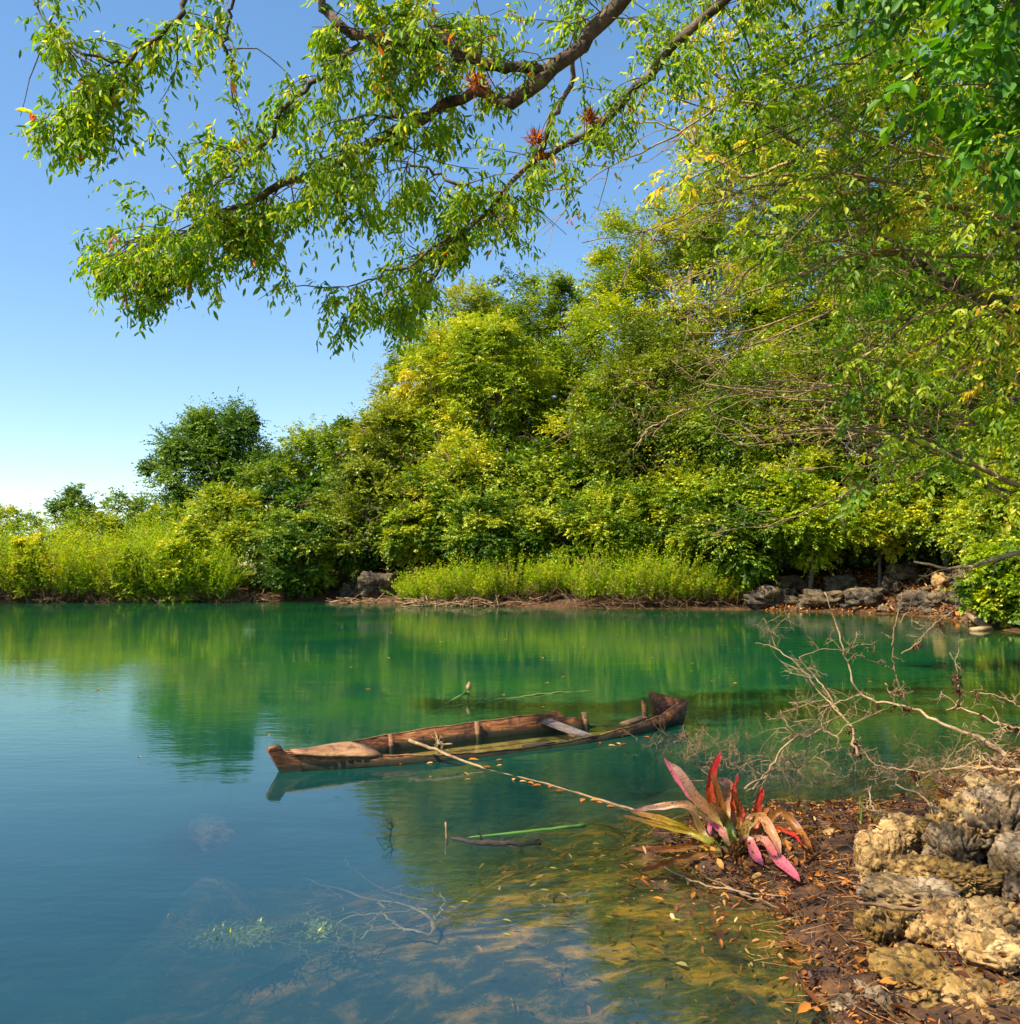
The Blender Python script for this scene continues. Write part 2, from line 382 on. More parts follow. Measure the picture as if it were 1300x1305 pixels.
mps = nd(nt, 'ShaderNodeMapping'); mps.inputs['Scale'].default_value = (1, 2.2, 1); mps.inputs['Rotation'].default_value = (0, 0, .15); nt.links.new(pos, mps.inputs['Vector'])
n1s = noise_n(nt, 3.6, 10, .75, mps.outputs[0], .5)
silt = ramp(nt, n1s.outputs['Fac'], [(.36, (.012, .016, .002)), (.48, (.055, .050, .004)), (.56, (.30, .15, .006)), (.68, (.74, .30, .01))])
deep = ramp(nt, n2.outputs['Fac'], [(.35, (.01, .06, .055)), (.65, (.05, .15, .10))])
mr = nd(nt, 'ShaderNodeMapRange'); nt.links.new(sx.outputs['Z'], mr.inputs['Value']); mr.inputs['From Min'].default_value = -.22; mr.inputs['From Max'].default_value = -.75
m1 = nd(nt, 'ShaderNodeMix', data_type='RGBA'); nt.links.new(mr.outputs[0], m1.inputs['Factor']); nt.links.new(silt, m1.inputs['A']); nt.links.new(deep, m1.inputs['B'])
mr2 = nd(nt, 'ShaderNodeMapRange'); nt.links.new(sx.outputs['Z'], mr2.inputs['Value']); mr2.inputs['From Min'].default_value = -.04; mr2.inputs['From Max'].default_value = .02
m2 = nd(nt, 'ShaderNodeMix', data_type='RGBA'); nt.links.new(mr2.outputs[0], m2.inputs['Factor']); nt.links.new(m1.outputs['Result'], m2.inputs['A']); nt.links.new(soil, m2.inputs['B'])
p = nd(nt, 'ShaderNodeBsdfPrincipled'); p.inputs['Roughness'].default_value = .75
nt.links.new(m2.outputs['Result'], p.inputs['Base Color'])
b = nd(nt, 'ShaderNodeBump'); b.inputs['Strength'].default_value = .9; b.inputs['Distance'].default_value = .03
nt.links.new(n3.outputs['Fac'], b.inputs['Height']); nt.links.new(b.outputs[0], p.inputs['Normal'])
nt.links.new(p.outputs[0], out.inputs['Surface'])
g = mesh_np('ground', np.stack([GX.ravel(), GY.ravel(), GZ.ravel()], 1), GF, gm, smooth=True); tag(g, kind='structure')
def gz(x, y): return float(ground_h(np.array([[x]]), np.array([[y]]))[0, 0])

# ------------------------------------------------------------------ canoe frame (needed for the water inside it)
CA = gr(357, 984)[:2]; CB = gr(866, 921)[:2]
ax = (CB-CA); CL = float(np.linalg.norm(ax)); ax = ax/CL; pv = np.array([-ax[1], ax[0]])   # pv points away from the camera
HWM = .40
def hw(s):     # half width at station s
    s = np.clip(s, 0, 1)
    return HWM*np.minimum(np.sin(np.clip(s/.42, 0, 1)*math.pi/2)**.85, np.sin(np.clip((1-s)/.40, 0, 1)*math.pi/2)**.85)
CEN = CA + pv*.0
def cw(s, v, z):
    """canoe coordinates -> world ; v across (positive far), z up"""
    p = CEN + ax*(s*CL) + pv*v
    return np.array([p[0], p[1], z])

# ------------------------------------------------------------------ water
wx = np.concatenate([np.linspace(-70, -7, 20)[:-1], np.arange(-7, 8, .05), np.linspace(8, 25, 12)[0:]])
wy = np.concatenate([np.linspace(-8, 2, 6)[:-1], np.arange(2, 12, .05), np.geomspace(12, 60, 60)])
WX, WY = np.meshgrid(wx, wy)
WD = np.maximum(-ground_h(WX, WY), 0)
s_ = ((WX-CEN[0])*ax[0] + (WY-CEN[1])*ax[1])/CL; v_ = (WX-CEN[0])*pv[0] + (WY-CEN[1])*pv[1]
inside = (s_ > .02) & (s_ < .98) & (np.abs(v_) < hw(s_)+.0)
WD = np.where(inside, .05, WD)
ny, nx = WX.shape; I = np.arange(nx*ny).reshape(ny, nx)
WF = np.stack([I[:-1, :-1], I[:-1, 1:], I[1:, 1:], I[1:, :-1]], -1).reshape(-1, 4)
wm, nt, out = newmat('lake water')
pos = geo_pos(nt)
at_ = nd(nt, 'ShaderNodeAttribute', attribute_name='depth')
ex = nd(nt, 'ShaderNodeMath', operation='MULTIPLY'); nt.links.new(at_.outputs['Fac'], ex.inputs[0]); ex.inputs[1].default_value = -2.1
e2 = nd(nt, 'ShaderNodeMath', operation='EXPONENT'); nt.links.new(ex.outputs[0], e2.inputs[0])
nb = noise_n(nt, .35, 3, .5, pos)
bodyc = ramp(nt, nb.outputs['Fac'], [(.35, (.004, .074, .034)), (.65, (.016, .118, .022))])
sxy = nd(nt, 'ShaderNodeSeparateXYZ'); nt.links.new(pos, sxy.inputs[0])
refl_fade = nd(nt, 'ShaderNodeMapRange'); refl_fade.inputs['From Min'].default_value = 5.5; refl_fade.inputs['From Max'].default_value = 13; refl_fade.interpolation_type = 'SMOOTHSTEP'  # bluer near, greener far: reflections changing with distance are painted into the colour
nt.links.new(sxy.outputs['Y'], refl_fade.inputs['Value'])
refl_tint = nd(nt, 'ShaderNodeMix', data_type='RGBA'); nt.links.new(refl_fade.outputs[0], refl_tint.inputs['Factor']); refl_tint.inputs['A'].default_value = (.003, .046, .052, 1); nt.links.new(bodyc, refl_tint.inputs['B'])
df = nd(nt, 'ShaderNodeBsdfDiffuse'); nt.links.new(refl_tint.outputs['Result'], df.inputs['Color'])
tr = nd(nt, 'ShaderNodeBsdfTransparent'); tr.inputs['Color'].default_value = (.86, .93, .80, 1)
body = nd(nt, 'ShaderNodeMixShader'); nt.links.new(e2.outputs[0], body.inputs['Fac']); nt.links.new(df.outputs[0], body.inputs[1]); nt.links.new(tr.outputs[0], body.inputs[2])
gl = nd(nt, 'ShaderNodeBsdfGlossy'); gl.inputs['Roughness'].default_value = .035
mp = nd(nt, 'ShaderNodeMapping'); mp.inputs['Scale'].default_value = (.55, 1.3, 1); nt.links.new(pos, mp.inputs['Vector'])
w1 = noise_n(nt, 9, 3, .5, mp.outputs[0], .2); w2 = noise_n(nt, 1.6, 2, .5, mp.outputs[0]); w0 = noise_n(nt, .25, 3, .5, pos)
amp = ramp(nt, w0.outputs['Fac'], [(.42, (.25,)*3), (.62, (1,)*3)])
ma = nd(nt, 'ShaderNodeMath', operation='MULTIPLY'); nt.links.new(w1.outputs['Fac'], ma.inputs[0]); nt.links.new(amp, ma.inputs[1])
mb = nd(nt, 'ShaderNodeMath', operation='MULTIPLY_ADD'); nt.links.new(w2.outputs['Fac'], mb.inputs[0]); mb.inputs[1].default_value = 1.2; nt.links.new(ma.outputs[0], mb.inputs[2])
b = nd(nt, 'ShaderNodeBump'); b.inputs['Strength'].default_value = .5; b.inputs['Distance'].default_value = .0055
nt.links.new(mb.outputs[0], b.inputs['Height'])
nt.links.new(b.outputs[0], gl.inputs['Normal'])
fr = nd(nt, 'ShaderNodeFresnel'); 
bf = nd(nt, 'ShaderNodeNewGeometry'); mi = nd(nt, 'ShaderNodeMapRange'); nt.links.new(bf.outputs['Backfacing'], mi.inputs['Value']); mi.inputs['To Min'].default_value = 1.95; mi.inputs['To Max'].default_value = 1/1.95; nt.links.new(mi.outputs[0], fr.inputs['IOR'])
nt.links.new(b.outputs[0], fr.inputs['Normal'])
sfm = nd(nt, 'ShaderNodeMixShader'); nt.links.new(fr.outputs[0], sfm.inputs['Fac']); nt.links.new(body.outputs[0], sfm.inputs[1]); nt.links.new(gl.outputs[0], sfm.inputs[2])
nt.links.new(sfm.outputs[0], out.inputs['Surface'])
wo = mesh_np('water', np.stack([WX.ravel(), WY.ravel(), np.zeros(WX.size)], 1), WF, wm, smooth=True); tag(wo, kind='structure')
a = wo.data.attributes.new('depth', 'FLOAT', 'POINT'); a.data.foreach_set('value', WD.ravel().astype(np.float32))

# ------------------------------------------------------------------ canoe
canoe = empty('canoe', (*CEN, 0)); tag(canoe, 'old brown wooden canoe half sunk and full of clear water', 'canoe')
canoe.rotation_euler = (0, 0, math.atan2(ax[1], ax[0]))
def board(mb, top, bot, th):
    """plank between two polylines (canoe coordinates s*CL, v, z), thickness th across v"""
    top = np.array(top, float); bot = np.array(bot, float); n = len(top)
    V = np.vstack([top, bot, bot+[0, th, 0], top+[0, th, 0]])
    i = np.arange(n-1); Q = []
    for a_, b_ in ((0, 1), (1, 2), (2, 3), (3, 0)):
        Q.append(np.stack([a_*n+i, a_*n+i+1, b_*n+i+1, b_*n+i], 1))
    Q = np.vstack(Q); mb.add(V, Q)
    mb.add(V[[0, n, 2*n, 3*n]], [[0, 1, 2, 3]]); mb.add(V[[n-1, 2*n-1, 3*n-1, 4*n-1]], [[3, 2, 1, 0]])
SS = np.linspace(0, 1, 70)
gn = np.interp(SS, [0, .06, .14, .22, .30, .45, .55, .65, .8, .92, 1], [.165, .135, .105, .075, .05, .022, .022, .045, .085, .14, .22])
gf = np.interp(SS, [0, .06, .14, .22, .5, .70, .703, .74, .765, .77, .86, .90, .93, 1], [.165, .145, .135, .14, .165, .185, .12, .12, .09, .006, .012, .05, .07, .08])
gn = gn + .004*np.sin(SS*61) + .003*np.sin(SS*143); gf = gf + .004*np.sin(SS*55+1)
def stn(s, v, z): return (s*CL, v, z)
zb = np.interp(SS, [0, .1, .9, 1], [-.02, -.11, -.11, -.05])
nb_ = MB(); board(nb_, [stn(s + (s < .02)*0, -hw(s)-.0, z) for s, z in zip(SS, gn)], [stn(s, -hw(s)*.80, z) for s, z in zip(SS, zb)], .022)
nearb = nb_.build('side_board', M['boat'], canoe, smooth=False)
fb_ = MB(); board(fb_, [stn(s, hw(s), z) for s, z in zip(SS, gf)], [stn(s, hw(s)*.80, z) for s, z in zip(SS, zb)], .022)
farb = fb_.build('side_board', M['boat'], canoe, smooth=False); farb['label'] = 'broken far side board'
# gunwale strip along the near board
st = MB()
P = np.array([[s*CL, -hw(s)+.012, z+.008] for s, z in zip(SS, gn)])
st.tube(P, [.008, .010, .008], 5, .25); st.build('gunwale', M['boat_light'], canoe)
st = MB()
k = SS < .70
P = np.array([[s*CL, hw(s)+.010, z+.006] for s, z in zip(SS[k], gf[k])]); st.tube(P, [.009, .008], 5, .25); st.build('gunwale', M['boat_light'], canoe)
# floor planks
fl = MB()
for j in range(4):
    a0, a1 = -.79 + j*.40, -.79 + (j+1)*.40 - .03
    k = (SS > .03) & (SS < .97)
    L0 = np.array([stn(s, hw(s)*a0, z+.045+.006*j) for s, z in zip(SS[k], zb[k])]); L1 = np.array([stn(s, hw(s)*a1, z+.045+.006*j) for s, z in zip(SS[k], zb[k])])
    n = len(L0); V = np.vstack([L0, L1, L1-[0, 0, .02], L0-[0, 0, .02]]); i = np.arange(n-1)
    for a_, b_ in ((0, 1), (1, 2), (2, 3), (3, 0)): 
        fl.add(V, np.stack([a_*n+i, a_*n+i+1, b_*n+i+1, b_*n+i], 1))
fl.build('floor_planks', M['boat_floor'], canoe, smooth=False)
def boxmb(mb, corners_top, th):
    T = np.array(corners_top, float); n = len(T); B = T.copy(); B[:, 2] -= th
    V = np.vstack([T, B])
    mb.add(V, [[i, (i+1) % n, n+(i+1) % n, n+i] for i in range(n)])
    if n == 4: mb.add(V, [[0, 1, 2, 3], [7, 6, 5, 4]])
    elif n == 3: mb.add(V, [[0, 1, 2], [5, 4, 3]])
# fore deck, slightly arched from side to side
dk = MB(); ds = np.linspace(.022, .165, 10); dv = np.linspace(-1, 1, 9); V = []
for i_, s in enumerate(ds):
    for v in dv:
        wv = hw(s)+.02; zz = np.interp(s, SS, gn)*(1-v)/2 + np.interp(s, SS, gf)*(1+v)/2 + .012 + .035*(1-v*v)*min(1, s/.08)
        sx_ = s + (.0 if i_ < 9 else -.018*(v))
        V.append((sx_*CL, v*wv, zz + rs.uniform(-.002, .002)))
V = np.array(V); n0 = len(V); V = np.vstack([V, V-[0, 0, .022]]); Q = []
for i_ in range(9):
    for j in range(8):
        a_ = i_*9+j; Q += [[a_, a_+1, a_+10, a_+9], [n0+a_+9, n0+a_+10, n0+a_+1, n0+a_]]
    Q += [[i_*9, (i_+1)*9, n0+(i_+1)*9, n0+i_*9], [i_*9+8, n0+i_*9+8, n0+(i_+1)*9+8, (i_+1)*9+8]]
for j in range(8): Q += [[81+j, 81+j+1, n0+81+j+1, n0+81+j], [j+1, j, n0+j, n0+j+1]]
dk.add(V, Q); dk.build('fore_deck', M['boat_light'], canoe, smooth=False)
# stem block at the left tip: raked, with a notch behind it
sb = MB()
prof = [(.02, -.03), (-.115, .195), (-.10, .222), (-.01, .235), (.02, .185), (.05, .158), (.17, .15), (.17, -.05)]
V = []
for yy in (-.045, .045):
    for (x, z) in prof:
        tap = 1 if x > 0 else .75
        V.append((x, yy*tap*(1.5 if x > .1 else 1), z))
n = len(prof); V = np.array(V)
sb.add(V, [[i, (i+1) % n, n+(i+1) % n, n+i] for i in range(n)])
for o_ in (0, n): sb.add(V, [[o_+0, o_+1, o_+2, o_+3], [o_+0, o_+3, o_+4, o_+5], [o_+0, o_+5, o_+6, o_+7]])
sb.build('stem_block', M['boat'], canoe, smooth=False)
# stern: raised inner board, post and loose end pieces
eb = MB(); V = np.array([(.945*CL, hw(.945)+.02, -.03), (.935*CL, hw(.935)+.07, .36), (1.0*CL+.12, .02, .235), (1.0*CL+.03, .0, -.05)])
V = np.vstack([V, V+[.018, .022, 0]])
eb.add(V, [[0, 1, 2, 3], [7, 6, 5, 4], [0, 4, 5, 1], [1, 5, 6, 2], [2, 6, 7, 3], [3, 7, 4, 0]])
o_ = eb.build('stern_board', M['boat'], canoe, smooth=False)
eb = MB(); V = np.array([(.90*CL, -hw(.90)-.005, .14), (.90*CL, -hw(.9)*.8, -.06), (1.0*CL+.03, -.0, -.06), (1.0*CL+.125, .0, .245)])
V = np.vstack([V, V+[0.0, -.024, 0]]); eb.add(V, [[0, 1, 2, 3], [7, 6, 5, 4], [0, 4, 5, 1], [1, 5, 6, 2], [2, 6, 7, 3], [3, 7, 4, 0]])
eb.build('stern_cheek', M['boat'], canoe, smooth=False)
def rib(s, side, zlo, zhi, w=.045, lean=.0, mat='boat_light'):
    r = MB(); v0 = side*(hw(s)*.80); v1 = side*(hw(s)-.005)
    f0 = (zlo+.14)/.34; f1 = (zhi+.14)/.34
    va = v0+(v1-v0)*f0; vb = v0+(v1-v0)*f1
    V = []
    for dx in (-w/2, w/2):
        V += [(s*CL+dx, va-side*.035, zlo), (s*CL+dx+lean, vb-side*.03, zhi), (s*CL+dx+lean, vb, zhi), (s*CL+dx, va, zlo)]
    r.add(V, [[0, 1, 2, 3], [7, 6, 5, 4], [0, 4, 5, 1], [1, 5, 6, 2], [2, 6, 7, 3], [3, 7, 4, 0]])
    return r.build('rib', M[mat], canoe, smooth=False)
rib(.255, 1, -.12, .155); rib(.47, 1, -.12, .18); rib(.765, 1, -.12, .17, .05, -.04); rib(.915, 1, -.1, .27, .05, -.02, 'boat')
r_ = rib(.30, -1, -.12, .05); r_ = rib(.62, -1, -.12, .05)
# thwart
th = MB(); s0, s1 = .655, .668
boxmb(th, [((s0)*CL-.07, hw(s0)-.0, .125), (s0*CL+.07, hw(s0), .13), (s1*CL+.07, -hw(s1)+.0, .055), (s1*CL-.06, -hw(s1)+.0, .05)], .028)
th.build('thwart', M['boat_grey'], canoe, smooth=False)
# loose stern planks lying on the end
ls = MB(); boxmb(ls, [(.82*CL, .05, .07), (.90*CL, .13, .10), (.905*CL, .03, .10), (.825*CL, -.05, .07)], .03)
ls.build('loose_plank', M['boat_light'], canoe, smooth=False)
ls = MB(); boxmb(ls, [(.50*CL, -hw(.5)+.12, .035), (.565*CL, -hw(.5)+.15, .045), (.575*CL, -hw(.5)+.03, .05), (.505*CL, -hw(.5)+.02, .038)], .025)
ls.build('loose_plank', M['boat'], canoe, smooth=False)

# ------------------------------------------------------------------ sticks
def stick(name, label, pts, R, mat, cat='stick', group=None, n=14, k=6, wob=.12, bend=.004, twigs=0, tl=.15, off=None):
    P = resample(np.array(pts), n) + rs.normal(size=(n, 3))*bend
    mb = MB(); mb.tube(P, R, k, wob)
    for _ in range(twigs):
        grow(mb, P[rs.randint(2, n)], unit(rs.normal(size=3)+[0, 0, .3]), tl*rs.uniform(.5, 1.3), np.atleast_1d(R)[-1]*.6+.0015, 2)
    o = mb.build(name, mat); 
    tag(o, label, cat, group)
    return o
def grow(mb, p, d, L, r, lev, k=4, spread=.9, curl=.25, sub=3):
    n = 5; P = [np.array(p)]; d = np.array(d, float)
    for i in range(n-1):
        d = unit(d + rs.normal(size=3)*curl); P.append(P[-1] + d*L/(n-1))
    mb.tube(P, [r, r*.45], k, .1)
    if lev > 0:
        for _ in range(sub):
            i = rs.randint(1, n)
            grow(mb, P[i], unit(d*.6 + rs.normal(size=3)*spread), L*rs.uniform(.4, .75), r*.6, lev-1, k, spread, curl, sub)

def G(px, py, z=0.0): return gr(px, py, z)
# pole across the canoe
stick('pole', 'pale bare pole lying across the canoe into the water', [G(522, 944, .17), G(560, 958, .115), G(620, 981, .0)], [.017, .014, .010], M['deadwood'], 'pole')
stick('knotted_twig', 'short pale forked twig lying inside the canoe', [G(556, 933, .10), G(562, 948, .03), G(577, 948, .03)], [.006, .012, .01], M['deadwood'], 'twig', twigs=5, tl=.1)
stick('floating_cane', 'thin brown cane floating between the canoe and the red plant', [G(618, 980, -.004), G(700, 1000, .0), G(775, 1022, .002), G(860, 1048, .006)], [.004, .006, .011, .008], M['deadwood_red'], 'cane', n=24)
stick('bamboo_stick', 'straight bright green stick floating before the red plant', [G(596, 1068, -.005), G(680, 1059, .0), G(747, 1051, .008)], [.007, .011, .013], None or leaf_mat('green cane', [(0, (.12, .26, .03)), (1, (.3, .45, .08))], .1), 'stick', bend=.001)
stick('driftwood', 'dark crusted driftwood floating at the foot of the green stick', [G(575, 1068, .0), G(610, 1074, .005), G(690, 1075, .0)], [.012, .02, .01], M['darktwig'], 'driftwood', twigs=6, tl=.08)
stick('post', 'short brown stub standing out of the water', [G(569, 1072, -.1), G(569, 1068, .0), at(568, 1049, G(569, 1068)[1])], [.012, .010, .006], M['deadwood_red'], 'stub')
t = MB(); b0 = G(497, 1073, -.1); b1 = G(497, 1068, 0); Yt = b1[1]
t.tube([b0, b1, at(500, 1052, Yt), at(497, 1040, Yt)], [.006, .005, .002], 5)
t.tube([at(499, 1058, Yt), at(490, 1052, Yt), at(480, 1056, Yt+.1)], [.004, .0018], 4); t.tube([at(500, 1052, Yt), at(492, 1044, Yt), at(488, 1046, Yt)], [.003, .0015], 4)
t.tube([at(498, 1064, Yt), at(488, 1068, Yt), at(479, 1067, Yt)], [.003, .0015], 4); t.tube([at(499, 1056, Yt), at(504, 1050, Yt)], [.003, .0015], 4)
tag(t.build('twig', M['darktwig']), 'small dark branching twig poking out of open blue water', 'twig')
# yellow green water plant beyond the canoe
wp = MB(); wp.tube([G(530, 918, -.04), G(560, 902, -.02), G(585, 888, -.004), G(596, 882, .01), G(597, 882, .10)], [.012, .02, .016, .012], 6)
wr = empty('water_plant', tuple(G(590, 884))); tag(wr, 'yellow-green floating stem with a pale bud beyond the canoe', 'water plant')
ymat = leaf_mat('yellow stem', [(0, (.25, .30, .03)), (1, (.4, .42, .06))], .1)
wp.build('stem', ymat, wr, off=wr.location); wb = MB(); q = G(597, 880, .10)
wb.tube([q, q+[0, 0, .05], q+[.01, 0, .09], q+[.012, 0, .12]], [.018, .035, .03, .006], 7, .2); wb.tube([q, q+[-.03, 0, .04]], [.01, .004]); wb.build('bud', M['deadwood'], wr, off=wr.location)
stick('floating_reed', 'long yellow-green stem floating behind the canoe', [G(545, 905, -.006), G(600, 897, .001), G(690, 885, .002), G(770, 879, -.006)], [.006, .014, .010, .004], ymat, 'stem', n=30, bend=.008)

# ------------------------------------------------------------------ trees
def add_limbs(mb, base, tips, r0, fork=.5):
    for tp in tips:
        k_ = rs.uniform(.25, .8)
        mid = base*(1-k_*.5) + tp*k_*.5 + rs.normal(size=3)*.12*np.linalg.norm(tp-base)
        P = resample([base, mid, tp], 7); mb.tube(P, [r0, r0*.25], 5, .1)

def make_tree(label, px, Y, top, wpx, kind='leaf_mid', ll=.20, lw=.09, base_frac=.25, K=None, nspray=26, m=9, droop=.15, hang=.15, dense=1.0,
              name='tree', category='tree', group='trees of the far bank', tnt=(.2, .75), lean=0, basepx=None, depthf=.8, bark='bark', spl=.42, seed=None, tipbias=.3, squash=.75, dead=0):
    x = at(px, 700, Y)[0]; H = at(px, top, Y)[2]; wid = wpx/F*Y
    bx = at(basepx, 700, Y)[0] if basepx else x + lean
    zb_ = gz(bx, Y); root = empty(name, (bx, Y, zb_)); tag(root, label, category, group)
    rx = wid/2; cz0 = zb_ + (H-zb_)*base_frac; zc = (H+cz0)/2; rz = (H-cz0)/2
    K = K or int(np.clip(36*dense*np.clip(rz/rx, 1, 1.9), 14, 130))
    d = rdir(K); d[:, 1] *= 1; 
    rr = rs.uniform(.25, 1, K)**.45
    lobes = 1 + .26*np.sin(d[:, 0]*4+px) + .20*np.sin(d[:, 2]*6+px*.7) + rs.normal(size=K)*.09
    rc = min(rx, rz)*(.15 + .36*rs.rand(K)**1.3)
    C = np.stack([x + d[:, 0]*rr*(rx-rc*.5)*lobes, Y + d[:, 1]*rr*rx*depthf, zc + d[:, 2]*rr*(rz-rc*.6)], 1)
    C[:, 2] = np.maximum(C[:, 2], cz0+.2)
    n = int(nspray*dense) ; N = K*n
    cen = np.array([x, Y, zc-rz*.2])
    S = np.repeat(C, n, 0); Rc = np.repeat(rc, n)
    D = rdir(N) + unit(S-cen)*.55 + np.array([0, 0, .28]); D[:, 2] *= squash; D = unit(D)
    start = S + D*(Rc*rs.uniform(0, .75, N)**1)[:, None]
    Ls = Rc*rs.uniform(.35, .85, N)*(spl/.42)*np.where(rs.rand(N) < .12, 1.5, 1)
    ct = rs.uniform(tnt[0]-.08, tnt[1]+.05, K)
    tv = np.repeat(ct, n) + rs.normal(size=N)*.06 + .10*D[:, 2]
    V, Fc, T = sprays(start, D, Ls, m, droop, ll, lw, hang=hang, tint=tv)
    tb = MB(); b0 = np.array([bx, Y, zb_-.2]); topp = np.array([x, Y, zc+rz*.3])
    r0 = max(.06, .018*(H-zb_)); mid = (b0+topp)/2 + np.array([rs.uniform(-.3, .3), rs.uniform(-.2, .2), 0])
    TP = resample([b0, mid, topp], 10); tb.tube(TP, [r0, r0*.8, r0*.35], 8, .12)
    for i_ in rs.permutation(K)[:16]:
        j = rs.randint(3, 9); Pm = resample([TP[j], (TP[j]+C[i_])/2 + rs.normal(size=3)*.2, C[i_]], 6); tb.tube(Pm, [r0*.35, r0*.07], 5, .1)
    tb.build('trunk', M[bark], root, off=root.location)
    mesh_np('crown', V, Fc, M[kind], root, tint=T, off=root.location)
    if dead:
        for _ in range(dead):
            db = MB(); i_ = rs.randint(K); grow(db, C[i_]+rs.normal(size=3)*rc[i_]*.4, unit(rs.normal(size=3)+[-.5, -1.2, 0]), rc[i_]*rs.uniform(1., 1.9), .026, 2, curl=.15, spread=.5)
            db.build('dead_twig', M['deadwood_red'], root, off=root.location)
    return root

T = make_tree
# far left, beyond the lagoon
GB = 'small trees on the distant left horizon'
T('big round dark blue-green tree standing alone against the sky at left', 270, 82, 514, 158, 'leaf_blue', ll=.28, lw=.15, base_frac=.05, dense=2.4, nspray=34, m=12, K=120, tnt=(.2, .75))
T('small spiky-topped tree low on the left horizon', 90, 88, 618, 75, 'leaf_blue', ll=.34, lw=.13, base_frac=.1, dense=1.0, tnt=(.3, .8), group=GB)
T('hazy pale low tree left of the big round tree', 165, 92, 622, 90, 'leaf_blue', ll=.34, lw=.15, base_frac=.1, dense=1.0, tnt=(.5, .95), group=GB)
T('small tree at the left edge of the view above the reeds', 15, 80, 640, 110, 'leaf_mid', ll=.3, lw=.13, base_frac=.1, dense=1.0, group=GB)
T('low bushy tree filling the gap below the big round tree', 215, 70, 640, 120, 'leaf_mid', ll=.28, lw=.12, base_frac=.05, dense=1.2, group=GB)
for i_, (px_, Y_, t_) in enumerate([(-120, 75, 600), (-220, 66, 580)]):
    T(['rounded tree beyond the left edge of the picture', 'tall tree far beyond the left edge of the picture'][i_], px_, Y_, t_, 150, 'leaf_mid', ll=.3, lw=.14, base_frac=.08, dense=.8, group=GB)
# left-middle group
T('loose-topped tree right of the big round tree', 385, 64, 532, 95, 'leaf_mid', ll=.26, lw=.11, base_frac=.1, dense=1.4, tnt=(.15, .7), squash=.6)
T('mid green tree with a rounded crown below the tall yellow tree', 455, 56, 528, 120, 'leaf_dark', ll=.24, lw=.11, base_frac=.08, dense=1.7, tnt=(.35, .95))
T('short leafy tree between the round tree and the shore shrubs', 340, 58, 585, 110, 'leaf_mid', ll=.24, lw=.11, base_frac=.05, dense=1.3, tnt=(.2, .7))
# centre mass
T('thin grey-green tree leaning out left above the others', 512, 58, 436, 90, 'leaf_olive', ll=.20, lw=.09, base_frac=.3, dense=1.0, tnt=(.3, .9), basepx=560)
T('tall olive tree at the back of the centre', 600, 60, 354, 170, 'leaf_olive', ll=.22, lw=.10, base_frac=.15, dense=2.0, tnt=(.2, .8))
T('yellow-green feathery tree at the left of the centre', 555, 49, 396, 130, 'leaf_yel', ll=.20, lw=.07, base_frac=.2, dense=1.9, droop=.35, tnt=(.35, .98))
T('bright light green tree in the middle of the bank', 632, 48, 364, 120, 'leaf_yel', ll=.20, lw=.07, base_frac=.3, dense=1.9, droop=.3, tnt=(.15, .7), squash=.5)
T('dark-topped tree breaking the centre skyline', 650, 62, 335, 130, 'leaf_dark', ll=.24, lw=.11, base_frac=.3, dense=1.4, tnt=(.3, .9))
T('dark rounded tree at the back right of centre', 715, 60, 345, 120, 'leaf_mid', ll=.24, lw=.11, base_frac=.15, dense=1.6, tnt=(.1, .6))
T('dense shaded tree in the centre gap', 700, 52, 425, 130, 'leaf_mid', ll=.22, lw=.10, base_frac=.1, dense=2.0, tnt=(.1, .7), dead=10)
T('golden-green tree at the left middle of the bank', 500, 48, 500, 130, 'leaf_olive', ll=.20, lw=.09, base_frac=.1, dense=2.0, tnt=(.2, .85), dead=12)
T('shaggy green tree under the tall yellow tree', 585, 45, 545, 150, 'leaf_mid', ll=.19, lw=.09, base_frac=.12, dense=2.1, tnt=(.2, .9), dead=14)
T('round-headed green tree above the middle shrubs', 690, 44, 560, 150, 'leaf_dark', ll=.20, lw=.10, base_frac=.12, dense=2.0, tnt=(.2, .9))
# right mass
T('tall fine-leaved tree rising behind the dead twigs', 800, 50, 270, 170, 'leaf_yel', ll=.19, lw=.08, base_frac=.15, dense=2.4, tnt=(.1, .75), dead=14)
T('towering olive tree right of the skyline gap', 885, 47, 190, 190, 'leaf_mid', ll=.19, lw=.085, base_frac=.15, dense=2.4, tnt=(.2, .95), dead=20)
T('tall green tree at the back of the right bank', 985, 50, 110, 220, 'leaf_mid', ll=.21, lw=.09, base_frac=.12, dense=2.3, tnt=(.15, .8), dead=10)
T('massive dark tree behind the right bank', 1110, 48, 60, 250, 'leaf_dark', ll=.22, lw=.10, base_frac=.12, dense=2.3, tnt=(.3, .9))
T('tall tree at the right edge behind the others', 1260, 44, 40, 260, 'leaf_mid', ll=.22, lw=.10, base_frac=.12, dense=2.2, tnt=(.2, .8))
T('spreading yellow-olive tree with many dead twigs', 850, 41, 400, 190, 'leaf_olive', ll=.17, lw=.08, base_frac=.2, dense=2.2, tnt=(.1, .72), dead=30)
T('mid-height bright tree left of the big olive tree', 780, 43, 470, 150, 'leaf_mid', ll=.18, lw=.085, base_frac=.2, dense=2.1, tnt=(.15, .85), dead=12)
T('bushy tree with mixed brown twigs on the right bank', 960, 39, 430, 190, 'leaf_mid', ll=.17, lw=.08, base_frac=.2, dense=2.3, tnt=(.15, .85), dead=30)
T('broad olive-brown tree above the rocky shore', 1080, 38, 400, 210, 'leaf_olive', ll=.17, lw=.08, base_frac=.22, dense=2.3, tnt=(.1, .8), dead=40)
T('broad tree at the right edge above the rocks', 1220, 36, 380, 210, 'leaf_mid', ll=.17, lw=.08, base_frac=.22, dense=2.3, tnt=(.1, .85), dead=30)
